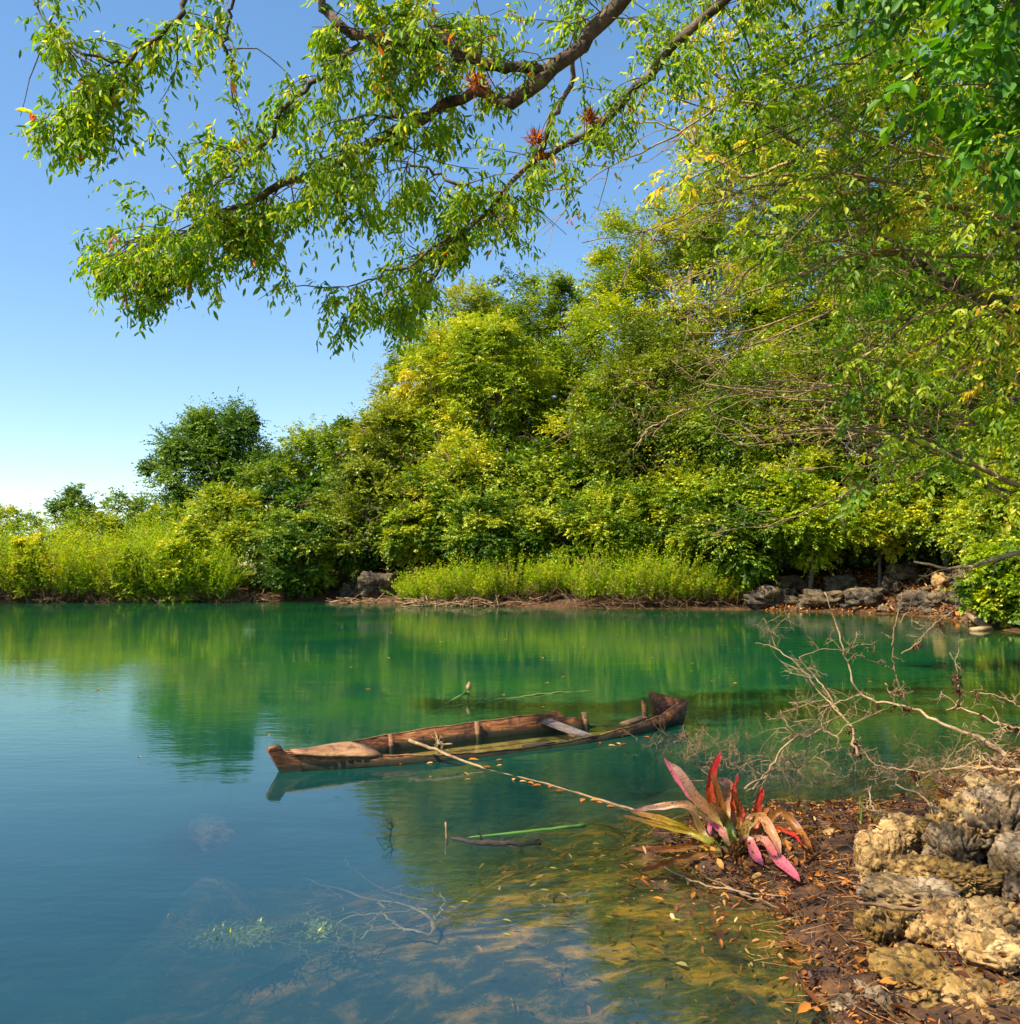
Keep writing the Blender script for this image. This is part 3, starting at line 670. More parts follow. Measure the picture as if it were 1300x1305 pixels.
T('slender tree leaning out from beyond the right edge', 1350, 30, 300, 260, 'leaf_mid', ll=.17, lw=.08, base_frac=.2, dense=2.0, tnt=(.2, .85), dead=12)
T('pale green tree on the inner right bank', 1020, 44, 290, 180, 'leaf_yel', ll=.18, lw=.08, base_frac=.25, dense=2.2, tnt=(.1, .7), dead=16)
T('deep green tree high on the right bank', 1170, 42, 240, 200, 'leaf_emer', ll=.2, lw=.09, base_frac=.25, dense=2.2, tnt=(.1, .75), dead=10)
# trees outside the frame on the right and behind, which the shore needs to be whole
for i_, (px_, Y_, t_, lab) in enumerate([(1480, 34, 120, 'tall tree beyond the right edge of the picture'), (1650, 26, 150, 'broad tree far beyond the right edge of the picture'), (-330, 60, 560, 'wide tree beyond the left end of the reeds')]):
    T(lab, px_, Y_, t_, 300, 'leaf_mid', ll=.24, lw=.11, base_frac=.1, dense=1.1)

for i_, (lab, px_, Y_, t_) in enumerate([('shaded undergrowth tree behind the grey boulder', 420, 52, 600), ('shaded undergrowth tree behind the left shore shrubs', 540, 52, 610), ('shaded undergrowth tree behind the middle shore shrubs', 650, 51, 600),
    ('shaded undergrowth tree behind the right shore shrubs', 760, 50, 600), ('shaded undergrowth tree left of the rocky shore', 870, 48, 590), ('shaded undergrowth tree behind the first rocks', 970, 46, 590), ('shaded undergrowth tree behind the stony bank', 1070, 45, 590),
    ('shaded undergrowth tree behind the tilted pale boulder', 1170, 43, 590), ('shaded undergrowth tree near the right edge', 1270, 41, 590), ('shaded undergrowth tree beyond the right edge', 1380, 38, 580)]):
    T(lab, px_, Y_, t_, 170, 'leaf_dark', ll=.26, lw=.14, base_frac=-.02, dense=1.5, tnt=(.1, .6), group='dark undergrowth of the far bank')
for i_, (lab, px_, Y_, t_) in enumerate([('dark low thicket at the back of the rocks, left', 960, 40, 690), ('dark low thicket at the back of the rocks, middle', 1070, 38.5, 690), ('dark low thicket at the back of the rocks, right', 1180, 37, 690), ('dark low thicket behind the cracked boulder', 500, 46, 690), ('dark low thicket behind the long shrubs', 620, 45, 690), ('dark low thicket behind the tallest shrub', 760, 43, 690), ('dark low thicket right of the shrubs', 870, 41, 690)]):
    T(lab, px_, Y_, t_, 150, 'leaf_dark', ll=.16, lw=.10, base_frac=-.02, dense=1.4, tnt=(.0, .5), group='dark undergrowth of the far bank')

# lower leafy bushes of the right bank: their crowns hang to the rocks
def B(label, px, Y, top, wpx, kind, bot=.02, **kw):
    d_ = dict(ll=.125, lw=.075, m=12, nspray=30, base_frac=bot, dense=1.5, tnt=(.2, .9), name='bush', category='bush', group='leafy bushes along the far bank', squash=.5, spl=.4)
    d_.update(kw); return make_tree(label, px, Y, top, wpx, kind, **d_)
B('dark glossy bush at the left of the shore shrubs', 385, 44.5, 640, 118, 'leaf_dark', tnt=(.3, 1.), dense=2.2)
B('rounded light green bush above the reeds', 290, 50, 612, 120, 'leaf_mid', dense=1.9, tnt=(.3, .85))
B('low dark bush in front of the round tree', 325, 46, 650, 90, 'leaf_mid', dense=1.5, tnt=(.2, .8))
B('shaggy olive bush above the grey boulder', 465, 45, 580, 110, 'leaf_olive', dense=1.9, tnt=(.0, .75), dead=12)
B('leafy bush above the left end of the shore shrubs', 530, 43.5, 630, 110, 'leaf_mid', dense=1.7, bot=.25, dead=14)
B('dark-hearted bush over the middle shrubs', 625, 41, 622, 120, 'leaf_dark', dense=1.9, bot=.15, tnt=(.3, 1.))
B('bright bush right of the dark-hearted one', 715, 40.5, 640, 110, 'leaf_dark', dense=1.8, bot=.1, tnt=(.4, 1.))
B('broad bush above the right end of the shore shrubs', 790, 39.5, 610, 130, 'leaf_mid', dense=2.0, bot=.1, tnt=(.2, .8))
B('tall bush left of the rocky shore', 880, 38.5, 585, 140, 'leaf_mid', dense=2.2, bot=.12, tnt=(.3, .9))
B('emerald bush hanging over the first rocks', 945, 37, 600, 130, 'leaf_dark', dense=2.2, bot=.12, tnt=(.4, 1.))
B('yellow-green bush hanging over the middle rocks', 1030, 36, 572, 150, 'leaf_yel', dense=2.3, bot=.17, tnt=(.1, .7))
B('wide bush hanging over the stony bank', 1120, 35.5, 612, 150, 'leaf_mid', dense=2.2, bot=.26, tnt=(.3, .95))
B('leafy bush above the pale log', 1210, 34.5, 560, 150, 'leaf_mid', dense=2.3, bot=.16, tnt=(.3, .95))
B('bright green bush reaching the water at the right edge', 1290, 25, 690, 120, 'leaf_yel', dense=1.9, bot=.0, ll=.12, lw=.08, tnt=(.1, .75))
B('second green bush behind the bright one at the right edge', 1320, 28, 640, 120, 'leaf_mid', dense=1.7, bot=.0, tnt=(.3, .95))
B('tall leafy bush filling the right edge above the bright one', 1290, 29.5, 555, 160, 'leaf_mid', dense=2.2, bot=.05, tnt=(.2, .9))
B('low bush beyond the right edge of the water', 1400, 22, 640, 200, 'leaf_mid', dense=1.2, bot=.0)

B('small round lime bush standing among the reeds near the left edge', 40, 42.6, 678, 50, 'leaf_yel', dense=.9, tnt=(.4, .9))
B('low round bush in the reeds at the middle of the left bank', 172, 42.8, 694, 60, 'leaf_yel', dense=.9, tnt=(.2, .8))
B('leafy lime bush at the right end of the reeds', 236, 43.0, 660, 72, 'leaf_yel', dense=1.2, tnt=(.3, .8))
B('soft green bush rising behind the reeds', 120, 47, 645, 100, 'leaf_mid', dense=1.3, tnt=(.3, .9))
# upright fine shrubs at the water's edge
def shrub(label, px, Y, top, wpx, mat='reed', group='yellow-green shrubs along the water line', name='shrub', n=520, m=24, hm=1.28, ll=.11, lw=.05, fan=.55, tnt=(.25, .75), dry=50, droop=.18):
    x = at(px, 700, Y)[0]; H = at(px, top, Y)[2]; wid = wpx/F*Y
    zb_ = max(gz(x, Y), -.05); root = empty(name, (x, Y, zb_)); tag(root, label, 'shrub', group)
    h = (H - zb_)*hm
    a_ = rs.uniform(-1, 1, n); bq = rs.uniform(-1, 1, n)
    base = np.stack([x + a_*wid*.40, Y + bq*wid*.25, np.full(n, zb_)], 1)
    D = np.stack([a_*fan*rs.uniform(.2, 1.2, n), bq*fan*.6 - .12, np.ones(n)], 1) + rs.normal(size=(n, 3))*.16
    D = unit(D)
    Ls = h*rs.uniform(.35, 1.0, n)**.7*(1-.38*np.abs(a_)**2.2)*(1 + .13*np.sin(a_*9+px)+.11*np.sin(a_*23+px*2+bq*5))
    V, Fc, Tt = sprays(base, D, Ls, m, droop, ll, lw, hang=-.1, tint=rs.uniform(*tnt, n)+.18*np.sin(a_*7+px*3+bq*4), jit=.6, grad=.3)  # tint drops down the stems: gap shade painted in, plus yellower young tips
    mesh_np('foliage', V, Fc, M[mat], root, tint=Tt, off=root.location)
    sb_ = MB()
    for i_ in range(0, n, 3):
        t_ = np.array([0, .4, .8])[:, None]; P = base[i_] + D[i_]*Ls[i_]*t_; P[:, 2] -= droop*Ls[i_]*t_[:, 0]**2; sb_.tube(P, [.012, .004], 3)
    for _ in range(dry):
        q_ = np.array([x + rs.uniform(-.55, .55)*wid, Y - rs.uniform(.1, .32)*wid, zb_+rs.uniform(-.02, .15)])
        grow(sb_, q_, unit(rs.normal(size=3)*[1, .4, .5]+[0, -.2, .3]), rs.uniform(.4, 1.0), .010, 1, k=3)
    o_ = sb_.build('stems', M['deadwood_red'], root, off=root.location); o_['kind'] = 'stuff'
    return root
SG = 'yellow-green shrubs along the water line'
for lab, px_, Y_, t_, w_ in [('low yellow-green shrub at the left end beside the grey boulder', 548, 41.0, 722, 80), ('small bright shrub second from the boulder', 600, 40.2, 708, 85),
    ('shrub in the middle of the water-line row', 655, 39.8, 702, 90), ('thin shrub above the white floating flake', 712, 39.2, 708, 70),
    ('tallest yellow-green shrub of the water-line row', 785, 37.8, 690, 120), ('wide shrub right of the tallest one', 845, 37.4, 694, 110), ('drooping last shrub at the right end of the row', 908, 37.2, 722, 95)]:
    shrub(lab, px_, Y_, t_, w_)
RG = 'tall yellow reed bushes on the left bank'
for lab, px_, Y_, t_, w_, tn in [('tall reed bush at the left edge of the picture', 5, 44, 648, 110, (.1, .6)), ('golden reed bush second from the left edge', 70, 43.5, 662, 110, (.3, .8)), ('bright yellow reed bush in the middle of the left bank', 135, 43.5, 655, 110, (.3, .8)),
    ('green-yellow reed bush near the right of the left bank', 195, 43.5, 660, 105, (.2, .7)), ('shorter reed bush before the round light bush', 252, 43.5, 672, 100, (.15, .6)), ('reed bush behind the golden one', 105, 50, 650, 130, (.0, .4)), ('reed bush behind the shorter one', 200, 51, 648, 130, (.1, .5)),
    ('reed bush just outside the left edge', -75, 43, 650, 120, (.2, .7)), ('reed bush further outside the left edge', -170, 42, 640, 140, (.2, .7))]:
    shrub(lab, px_, Y_, t_, w_, group=RG, name='reed_bush', n=820, m=24, hm=1.08, ll=.14, lw=.05, fan=.5, tnt=tn, dry=60, droop=.14)

# ------------------------------------------------------------------ rocks
import bmesh
_ico = {}
def ico(sub):
    if sub not in _ico:
        bm = bmesh.new(); bmesh.ops.create_icosphere(bm, subdivisions=sub, radius=1)
        V = np.array([v.co[:] for v in bm.verts]); Fc = np.array([[v.index for v in f.verts] for f in bm.faces]); bm.free(); _ico[sub] = (V, Fc)
    return _ico[sub]
def boulder(label, c, r, rot, mat, sub=6, rough=.30, pit=.10, seed=0, name='rock', group=None, freq=1.3, crag=.0):
    V, Fc = ico(sub); W_ = V.copy()
    # blocky: pull towards a box
    W_ = W_/ (np.abs(W_)**3.2).sum(1)[:, None]**(1/3.2)
    o = np.zeros(len(V))
    for i_, v in enumerate(V):
        q = Vector(v*freq) + Vector((seed*3.1, seed*1.7, seed*.9))
        n_ = noise.noise(q)*rough*1.3 + noise.noise(q*2.3)*rough*.55 + noise.noise(q*5.1)*rough*.22 + noise.noise(q*11)*rough*.09
        rd = 1-abs(noise.noise(q*1.9+Vector((9, 2, 1)))*2); n_ -= max(0, rd-.72)*pit*4.5
        rd = 1-abs(noise.noise(q*4.3+Vector((1, 7, 3)))*2); n_ -= max(0, rd-.70)*pit*2.2
        cv = noise.noise(q*3.1+Vector((5, 5, 5))); n_ -= max(0, cv-.28)*pit*6
        cv = noise.noise(q*8.1+Vector((2, 5, 1))); n_ -= max(0, cv-.30)*pit*2.2
        o[i_] = n_
    W_ = W_*(.86+o)[:, None]*np.array(r)
    cz, sz = math.cos(rot), math.sin(rot); R = np.array([[cz, -sz, 0], [sz, cz, 0], [0, 0, 1]]); W_ = W_@R.T
    ob = mesh_np(name, W_, Fc, mat, smooth=True); ob.location = tuple(c)
    tag(ob, label, 'rock', group); return ob
RK = 'limestone rocks piled at the near right shore'
def nrock(label, px, py, Y, wpx, hpx, mat, dy=1.0, **kw):
    c = at(px, py, Y); sc = Y/F
    boulder(label, c, (wpx/2*sc*1.22, wpx/2*sc*dy, hpx/2*sc*1.28), rs.uniform(-.3, .3), M[mat], group=RK, seed=px*.013+py*.07, **kw)
nrock('large dark overhanging rock at the right edge of the rock pile', 1272, 1072, 5.0, 100, 110, 'rock_grey', rough=.36, pit=.16)
nrock('craggy pale rock on the very top of the pile', 1268, 1018, 5.15, 76, 44, 'rock', rough=.38, pit=.15)
nrock('rough tan rock second from the top of the pile', 1232, 1046, 5.0, 50, 44, 'rock', rough=.36, pit=.15)
nrock('smooth pale rounded rock at the left end of the pile', 1122, 1098, 4.85, 50, 68, 'rock', rough=.22, pit=.06)
nrock('flat-topped tan rock beside the grass blades', 1160, 1068, 5.15, 56, 40, 'rock', rough=.3)
nrock('pitted rock between the flat-topped one and the tan one', 1200, 1066, 5.05, 46, 48, 'rock_moss', rough=.36, pit=.15)
nrock('small block wedged in the middle of the left rocks', 1152, 1102, 4.82, 36, 28, 'rock', rough=.2)
nrock('slanting ochre slab in the middle of the pile', 1176, 1116, 4.72, 72, 36, 'rock_moss', rough=.26)
nrock('shaded grey rock left of the overhanging one', 1218, 1088, 4.8, 56, 62, 'rock_grey', rough=.34, pit=.15)
nrock('brown rock with deep cracks under the overhang', 1232, 1122, 4.62, 70, 36, 'rock_moss', rough=.34, pit=.14)
nrock('smooth grey boulder cut by the right edge', 1300, 1104, 4.55, 60, 66, 'rock_grey', rough=.18, pit=.04)
nrock('wide grey hump in the lower middle of the pile', 1168, 1152, 4.5, 110, 44, 'rock_grey', rough=.24)
nrock('ochre foot rock at the lower left of the pile', 1128, 1196, 4.25, 66, 62, 'rock_moss', rough=.34, pit=.14)
nrock('pale blocky rock at the bottom of the pile', 1196, 1196, 4.2, 86, 74, 'rock', rough=.28, pit=.10)
nrock('broad flat tan rock at the lower right', 1256, 1186, 4.2, 90, 60, 'rock', rough=.26, pit=.09)
nrock('yellowish rock at the bottom right corner', 1290, 1230, 3.95, 110, 66, 'rock', rough=.26)
nrock('low brown rock below the blocky one', 1180, 1258, 3.85, 110, 62, 'rock_moss', rough=.3)
nrock('round rock at the foot of the frame below the corner rock', 1262, 1300, 3.65, 120, 70, 'rock', rough=.26)
nrock('dark wet rock at the bottom edge beside the leaves', 1100, 1290, 3.75, 80, 50, 'rock_grey', rough=.3)
nrock('grey rock outside the right edge of the pile', 1380, 1090, 5.0, 130, 120, 'rock_grey', rough=.3)
nrock('tan rock far outside the right edge of the pile', 1400, 1210, 4.2, 140, 110, 'rock', rough=.3)
# far shore rocks
FR = 'rocks along the far shore'
def frock(label, px, py, wpx, hpx, mat='rock_far', Y=None, **kw):
    Y = 20.
    while at(px, py+hpx*.40, Y)[2] > gz(at(px, py, Y)[0], Y) and Y < 60: Y += .1
    c = at(px, py, Y); sc = Y/F*.86
    d_ = dict(sub=4, rough=.34, pit=.14); d_.update(kw)
    boulder(label, c, (wpx/2*sc*1.2, wpx/2*sc*.8, hpx/2*sc*1.3), rs.uniform(-.4, .4), M[mat], seed=px*.37, group=FR, **d_)
frock('big grey cracked boulder at the foot of the left trees', 480, 746, 62, 36, 'rock_far', rough=.3)
frock('smaller grey rock left of the cracked boulder', 448, 752, 30, 18)
frock('reddish rock above the grey boulder', 530, 735, 36, 30)
frock('long dark rock first beside the shrubs', 985, 762, 66, 26)
frock('low pale slab second from the shrubs', 1050, 764, 60, 24)
frock('dark block in the middle of the rocky shore', 1100, 762, 56, 28)
frock('squarish rock standing under the yellow-green bush', 1134, 748, 30, 26)
frock('tan rock at the right of the rocky shore', 1168, 768, 50, 26)
frock('tilted pale boulder under the leafy bush', 1204, 744, 34, 26, 'rock')
frock('small round rock below the tilted boulder', 1196, 766, 34, 22)
frock('rock beside the root of the right bush', 1238, 768, 44, 26)
frock('flat rock at the water line below the right bush', 1262, 786, 46, 18)
frock('shaded rock behind the dark block', 1075, 745, 46, 24)
frock('mossy rock behind the long dark rock', 1010, 744, 50, 22)
frock('brown rock at the back of the stony bank', 1150, 728, 50, 24)
frock('last brown rock at the back near the right bush', 1230, 738, 44, 26)
for i_, (px_, py_, w_, h_) in enumerate([(966, 772, 18, 9), (1022, 772, 14, 8), (1078, 774, 16, 9), (1126, 776, 18, 9), (1148, 778, 14, 8), (1186, 780, 20, 9), (1210, 782, 16, 9), (1232, 790, 16, 8), (1118, 756, 14, 10), (1180, 752, 16, 10), (1216, 758, 14, 10), (1090, 776, 10, 6), (1160, 756, 14, 9), (1244, 756, 18, 12)]):
    frock('small brown stone among the rocks of the far right shore', px_, py_, w_, h_, sub=3, name='stone')
fl_ = MB(); fl_.tube([G(1234, 790, .05)+[0, 0, .15], G(1250, 794, .12), G(1262, 800, .0)], [.08, .11, .09], 7, .12); tag(fl_.build('log', M['deadwood']), 'pale broken log slanting into the water at the right', 'log')
fl_ = MB(); fl_.tube([G(1237, 803, .02), G(1250, 802, .04), G(1264, 801, .03)], [.07, .09, .06], 7, .12); tag(fl_.build('log', M['deadwood']), 'short pale log floating below the slanting one', 'log')
ff = MB(); ff.tube([G(684, 771, .03), G(697, 772, .05)], [.10, .05], 6, .2); tag(ff.build('bark_flake', leaf_mat('pale flake', [(0, (.7, .68, .6)), (1, (.7, .68, .6))], 0)), 'white flake floating before the middle shrubs', 'bark')
# driftwood at the left bank and on the stony bank
def pile(label, x0, x1, py, n, h, mat='deadwood_red', group=None, Ls=(.5, 1.4)):
    mb = MB()
    for _ in range(n):
        px_ = rs.uniform(x0, x1); q_ = G(px_, py+rs.uniform(-3, 2), 0) + np.array([0, 0, h*rs.rand()])
        d_ = unit(rs.normal(size=3)*[1, .6, .25]); L_ = rs.uniform(*Ls); mb.tube([q_-d_*L_/2, q_+rs.normal(size=3)*.06, q_+d_*L_/2], [.03, .012], 4)
    tag(mb.build('brushwood', M[mat]), label, 'brushwood', group, 'stuff')
pile('dry brown brushwood under the golden reeds', 60, 185, 765, 300, .5)
pile('low heap of brown brushwood below the dark glossy bush', 270, 345, 765, 200, .25)
pile('thin line of twigs at the foot of the grey boulder', 425, 520, 767, 90, .12)
pile('brown roots and fallen twigs at the foot of the water-line shrubs', 520, 950, 771, 900, .22)
pile('tangle of bleached branches on the stony bank', 1120, 1215, 768, 260, 1.6, 'deadwood', Ls=(.6, 2.))
pile('roots and twigs at the water line below the right bush', 1170, 1262, 779, 240, .45)

# ------------------------------------------------------------------ overhanging tree
def limb(mb, pts, R, k=8, n=22, wob=.10, jit=.02):
    P = resample(np.array(pts), n) + rs.normal(size=(n, 3))*jit; mb.tube(P, R, k, wob); return P
ov = empty('overhanging_tree', (5.2, 4.2, gz(5.2, 4.2))); tag(ov, 'near tree whose mossy limbs and drooping leaves hang in from the top', 'tree')
A = lambda x, y, Y: at(x, y, Y)
tb = MB()
TRK = limb(tb, [np.array([5.2, 4.2, gz(5.2, 4.2)-.3]), np.array([5.0, 4.4, 3.5]), np.array([4.4, 5.2, 7]), np.array([3.4, 6.6, 8.8])], [.28, .2, .15], 10, 24, .06)
tb.build('trunk', M['bark_dark'], ov, off=ov.location)
limbs = {}
lb = MB()
limbs['main'] = limb(lb, [np.array([3.4, 6.6, 8.8]), A(860, -60, 7.6), A(790, 0, 7.8), A(735, 60, 8.0), A(690, 95, 8.1), A(655, 128, 8.2)], [.14, .095, .085, .075, .07], 9, 30, .12)
limbs['up_left'] = limb(lb, [A(688, 92, 8.1), A(640, 82, 8.1), A(595, 72, 8.1), A(550, 45, 8.1), A(500, 57, 8.1), A(465, 48, 8.1), A(435, 32, 8.1), A(405, -4, 8.1), A(380, -60, 8.0)], [.05, .055, .05, .045, .03], 8, 34, .15)
limbs['fork'] = limb(lb, [A(655, 128, 8.2), A(640, 134, 8.2), A(615, 118, 8.3), A(560, 140, 8.3), A(500, 172, 8.4), A(440, 202, 8.5), A(390, 222, 8.6), A(330, 248, 8.8), A(270, 280, 9.0), A(215, 300, 9.2), A(150, 312, 9.3)], [.06, .05, .045, .04, .03, .015, .008], 8, 40, .10)
limbs['twin'] = limb(lb, [A(465, 52, 8.1), A(430, 85, 8.2), A(390, 112, 8.3), A(360, 150, 8.4), A(330, 195, 8.5), A(290, 225, 8.6), A(235, 250, 8.7)], [.028, .024, .018, .008], 7, 24)
limbs['second'] = limb(lb, [np.array([3.4, 6.6, 8.8]), A(960, -30, 9.0), A(880, 40, 9.4), A(835, 85, 9.6), A(795, 128, 9.8), A(768, 155, 9.9), A(715, 185, 9.9), A(670, 215, 9.8), A(640, 250, 9.8), A(600, 290, 9.8), A(570, 330, 9.7), A(520, 380, 9.6)], [.11, .062, .058, .05, .036, .024, .008], 9, 40, .14)
limbs['third'] = limb(lb, [A(690, 200, 9.8), A(700, 160, 9.7), A(722, 125, 9.6), A(728, 80, 9.5), A(740, 20, 9.4)], [.035, .03, .03], 7, 16)
limbs['tw1'] = limb(lb, [A(640, 250, 9.8), A(600, 240, 9.6), A(560, 225, 9.5), A(520, 205, 9.4)], [.025, .02, .01], 6, 16)
limbs['tw2'] = limb(lb, [A(600, 290, 9.8), A(560, 310, 9.5), A(530, 330, 9.4), A(490, 350, 9.3), A(430, 370, 9.2)], [.02, .015, .006], 6, 16)
limbs['tw3'] = limb(lb, [A(560, 140, 8.3), A(520, 150, 8.2), A(470, 148, 8.2), A(420, 160, 8.1)], [.016, .012, .005], 6, 14)
limbs['left'] = limb(lb, [A(260, -80, 7.2), A(240, 0, 7.3), A(215, 35, 7.3), A(180, 62, 7.4), A(140, 80, 7.4), A(90, 62, 7.4), A(60, 30, 7.4), A(42, -5, 7.4)], [.03, .024, .018, .012, .007], 7, 26)
limbs['left2'] = limb(lb, [A(300, -40, 7.0), A(298, 0, 7.1), A(288, 45, 7.2), A(295, 90, 7.3), A(300, 140, 7.4)], [.016, .012, .005], 6, 18)
limbs['left3'] = limb(lb, [A(140, 80, 7.4), A(105, 115, 7.4), A(88, 150, 7.5), A(60, 172, 7.6)], [.009, .004], 5, 12)
limbs['link'] = limb(lb, [np.array([3.4, 6.6, 8.8]), A(620, -190, 7.2), A(420, -150, 7.1), A(260, -80, 7.2)], [.10, .05, .03], 7, 20)
limbs['link2'] = limb(lb, [A(420, -150, 7.1), A(340, -90, 7.0), A(300, -40, 7.0)], [.02, .016], 6, 10)
# leafy twigs: hanging sprays started along the limbs, within a drawn outline of the crown
allP = []; 
def twig_from(P, n, L, out, dn=.5):
    for _ in range(n):
        p0 = P[rs.randint(0, len(P))]
        d_ = unit(np.array(out) + rs.normal(size=3)*np.array([.9, .8, .6]) + np.array([0, 0, -dn]))
        L_ = L*rs.uniform(.4, 1.2)
        Q = [p0]; dd = d_.copy()
        for i_ in range(5): dd = unit(dd + np.array([0, 0, -.12]) + rs.normal(size=3)*.18); Q.append(Q[-1] + dd*L_/5)
        allP.append((np.array(Q), L_))
twig_from(limbs['fork'][10:], 93, .95, (-.5, 0, 0))
twig_from(limbs['fork'][26:], 43, .9, (-.7, 0, 0))
twig_from(limbs['up_left'][4:26], 56, .9, (-.2, 0, .5), -.1)
twig_from(limbs['up_left'][6:26], 31, .8, (-.1, 0, -.2))
twig_from(limbs['twin'], 43, .8, (-.5, 0, 0))
twig_from(limbs['second'][20:], 59, .9, (-.5, 0, 0))
twig_from(limbs['second'][32:], 37, .9, (-.5, 0, -.2))
twig_from(limbs['second'][8:22], 30, .8, (.3, 0, .2))
twig_from(limbs['third'], 15, .9, (-.3, 0, .2))
twig_from(limbs['tw1'], 28, .8, (-.4, 0, 0)); twig_from(limbs['tw2'], 37, .8, (-.5, 0, 0)); twig_from(limbs['tw3'], 25, .8, (-.4, 0, 0))
twig_from(limbs['left'][6:], 44, .85, (-.3, 0, .1), .3); twig_from(limbs['left2'], 16, .6, (-.3, 0, 0)); twig_from(limbs['left3'], 19, .5, (-.3, 0, 0))
twig_from(limbs['main'][14:], 14, 1.0, (-.5, 0, .5), -.1)
lb.build('limbs', M['bark_dark'], ov, off=ov.location)
def inpoly(x, y, Pg):
    ins = False
    for i in range(len(Pg)):
        (x0, y0), (x1, y1) = Pg[i-1], Pg[i]
        if (y0 > y) != (y1 > y) and x < (x1-x0)*(y-y0)/(y1-y0)+x0: ins = not ins
    return ins
def pix(p):
    f_ = p[1]*cp + (p[2]-CAMH)*sp; v = (-p[1]*sp + (p[2]-CAMH)*cp)/f_
    return W0/2 + F*p[0]/f_, H0/2 - F*v
LOBES = [[(40, -400), (45, 0), (60, 60), (98, 85), (88, 125), (38, 130), (42, 165), (92, 215), (140, 228), (175, 215), (205, 180), (215, 130), (245, 70), (285, 100), (312, 140), (300, 50), (275, 0), (300, -400)],
         [(405, -400), (398, 10), (402, 70), (372, 95), (330, 135), (300, 150), (262, 165), (215, 170), (195, 215), (150, 245), (100, 290), (108, 330), (148, 400), (195, 402), (215, 368), (285, 378), (298, 322), (330, 320), (328, 360), (350, 402), (376, 396), (372, 352), (398, 340), (418, 436), (470, 405), (495, 400), (510, 430), (535, 400), (560, 345), (615, 290), (640, 312), (690, 310), (695, 262), (730, 300), (745, 230), (790, 205), (810, 160), (960, 60), (1200, -400)]]
HOLES = [(455, 120, 26, 22), (700, 130, 45, 26), (560, 215, 22, 14), (210, 318, 18, 10), (370, 290, 24, 16), (470, 305, 26, 18), (770, 60, 40, 22), (620, 215, 24, 12), (400, 165, 16, 20), (525, 285, 20, 12), (310, 235, 16, 12), (820, 130, 30, 30), (150, 140, 14, 20), (735, 190, 22, 22)]
def keep(p, d_, l_):
    x, y = pix(p + d_*l_*.5)
    if not any(inpoly(x + rs.normal()*7, y + rs.normal()*7, L_) for L_ in LOBES): return False
    if noise.noise(Vector((x/34, y/34, 3.3))) > .16 + rs.normal()*.06: return rs.rand() < .05
    q_ = p + d_*l_*.5
    for nm_ in ('fork', 'up_left', 'main', 'second', 'twin'):
        P_ = limbs[nm_]; j_ = np.argmin(np.linalg.norm(P_[:, [0, 2]]-q_[[0, 2]], axis=1))
        if np.linalg.norm(P_[j_][[0, 2]]-q_[[0, 2]]) < .13 and q_[1] < P_[j_][1]: return rs.rand() < .25
    for hx, hy, ha, hb in HOLES:
        if ((x-hx)/ha)**2 + ((y-hy)/hb)**2 < 1.3: return rs.rand() < .10
    if ((x-608)/34)**2 + ((y-106)/26)**2 < 1 and q_[1] < 8.4: return False
    return True
tq = MB()
for Q, l_ in allP:
    if keep(Q[-1], np.zeros(3), 0) or keep(Q[-2], np.zeros(3), 0): tq.tube(Q, [.008, .003], 4)
tq.build('twigs', M['bark_dark'], ov, off=ov.location)['kind'] = 'stuff'
S_, D_, L_ = [], [], []
for Q, l_ in allP:
    for j in range(1, 6):
        for _ in range(4):
            S_.append(Q[j]); D_.append(unit(unit(Q[j]-Q[j-1])*.7 + rs.normal(size=3)*.75 + [0, 0, -.3])); L_.append(rs.uniform(.12, .32))
kk = [i for i in range(len(S_)) if keep(S_[i], D_[i], L_[i])]
S_ = [S_[i] for i in kk]; D_ = [D_[i] for i in kk]; L_ = [L_[i] for i in kk]
S_ = np.array(S_); tv = rs.uniform(.15, .8, len(S_)); tv[rs.rand(len(S_)) < .02] = 1.0
V, Fc, Tt = sprays(S_, np.array(D_), L_, 6, .35, .092, .031, hang=.75, flat=.3, detail=True, tint=tv, jit=.4)
mesh_np('foliage', V, Fc, M['leaf_near'], ov, tint=Tt, off=ov.location)
print('overhang leaves', len(V)//6)
shade_limb = MB(); OP = limb(shade_limb, [np.array([3.4, 6.6, 8.8]), np.array([1.0, 4.2, 8.4]), np.array([-1.6, 2.6, 7.6]), np.array([-4.4, 1.6, 7.2])], [.1, .07, .02], 7, 20)  # unseen limb overhead, added so its leaves dapple the near shore with shade
S2, D2, L2 = [], [], []
for _ in range(46):
    c = np.array([rs.uniform(-4.6, -1.0), rs.uniform(.4, 4.0), rs.uniform(6.6, 7.6)]); q_ = OP[np.argmin(np.linalg.norm(OP-c, axis=1))]; shade_limb.tube(resample([q_, (q_+c)/2+rs.normal(size=3)*.1, c], 5), [.015, .005], 4)
    for _ in range(9): d_ = rdir(1)[0]; S2.append(c+d_*.1); D2.append(unit(d_+[0, 0, -.3])); L2.append(rs.uniform(.2, .45))
shade_limb.build('limb', M['bark_dark'], ov, off=ov.location)
V, Fc, Tt = sprays(np.array(S2), np.array(D2), L2, 6, .35, .10, .036, hang=.7, detail=True)
mesh_np('foliage', V, Fc, M['leaf_near'], ov, tint=Tt, off=ov.location)
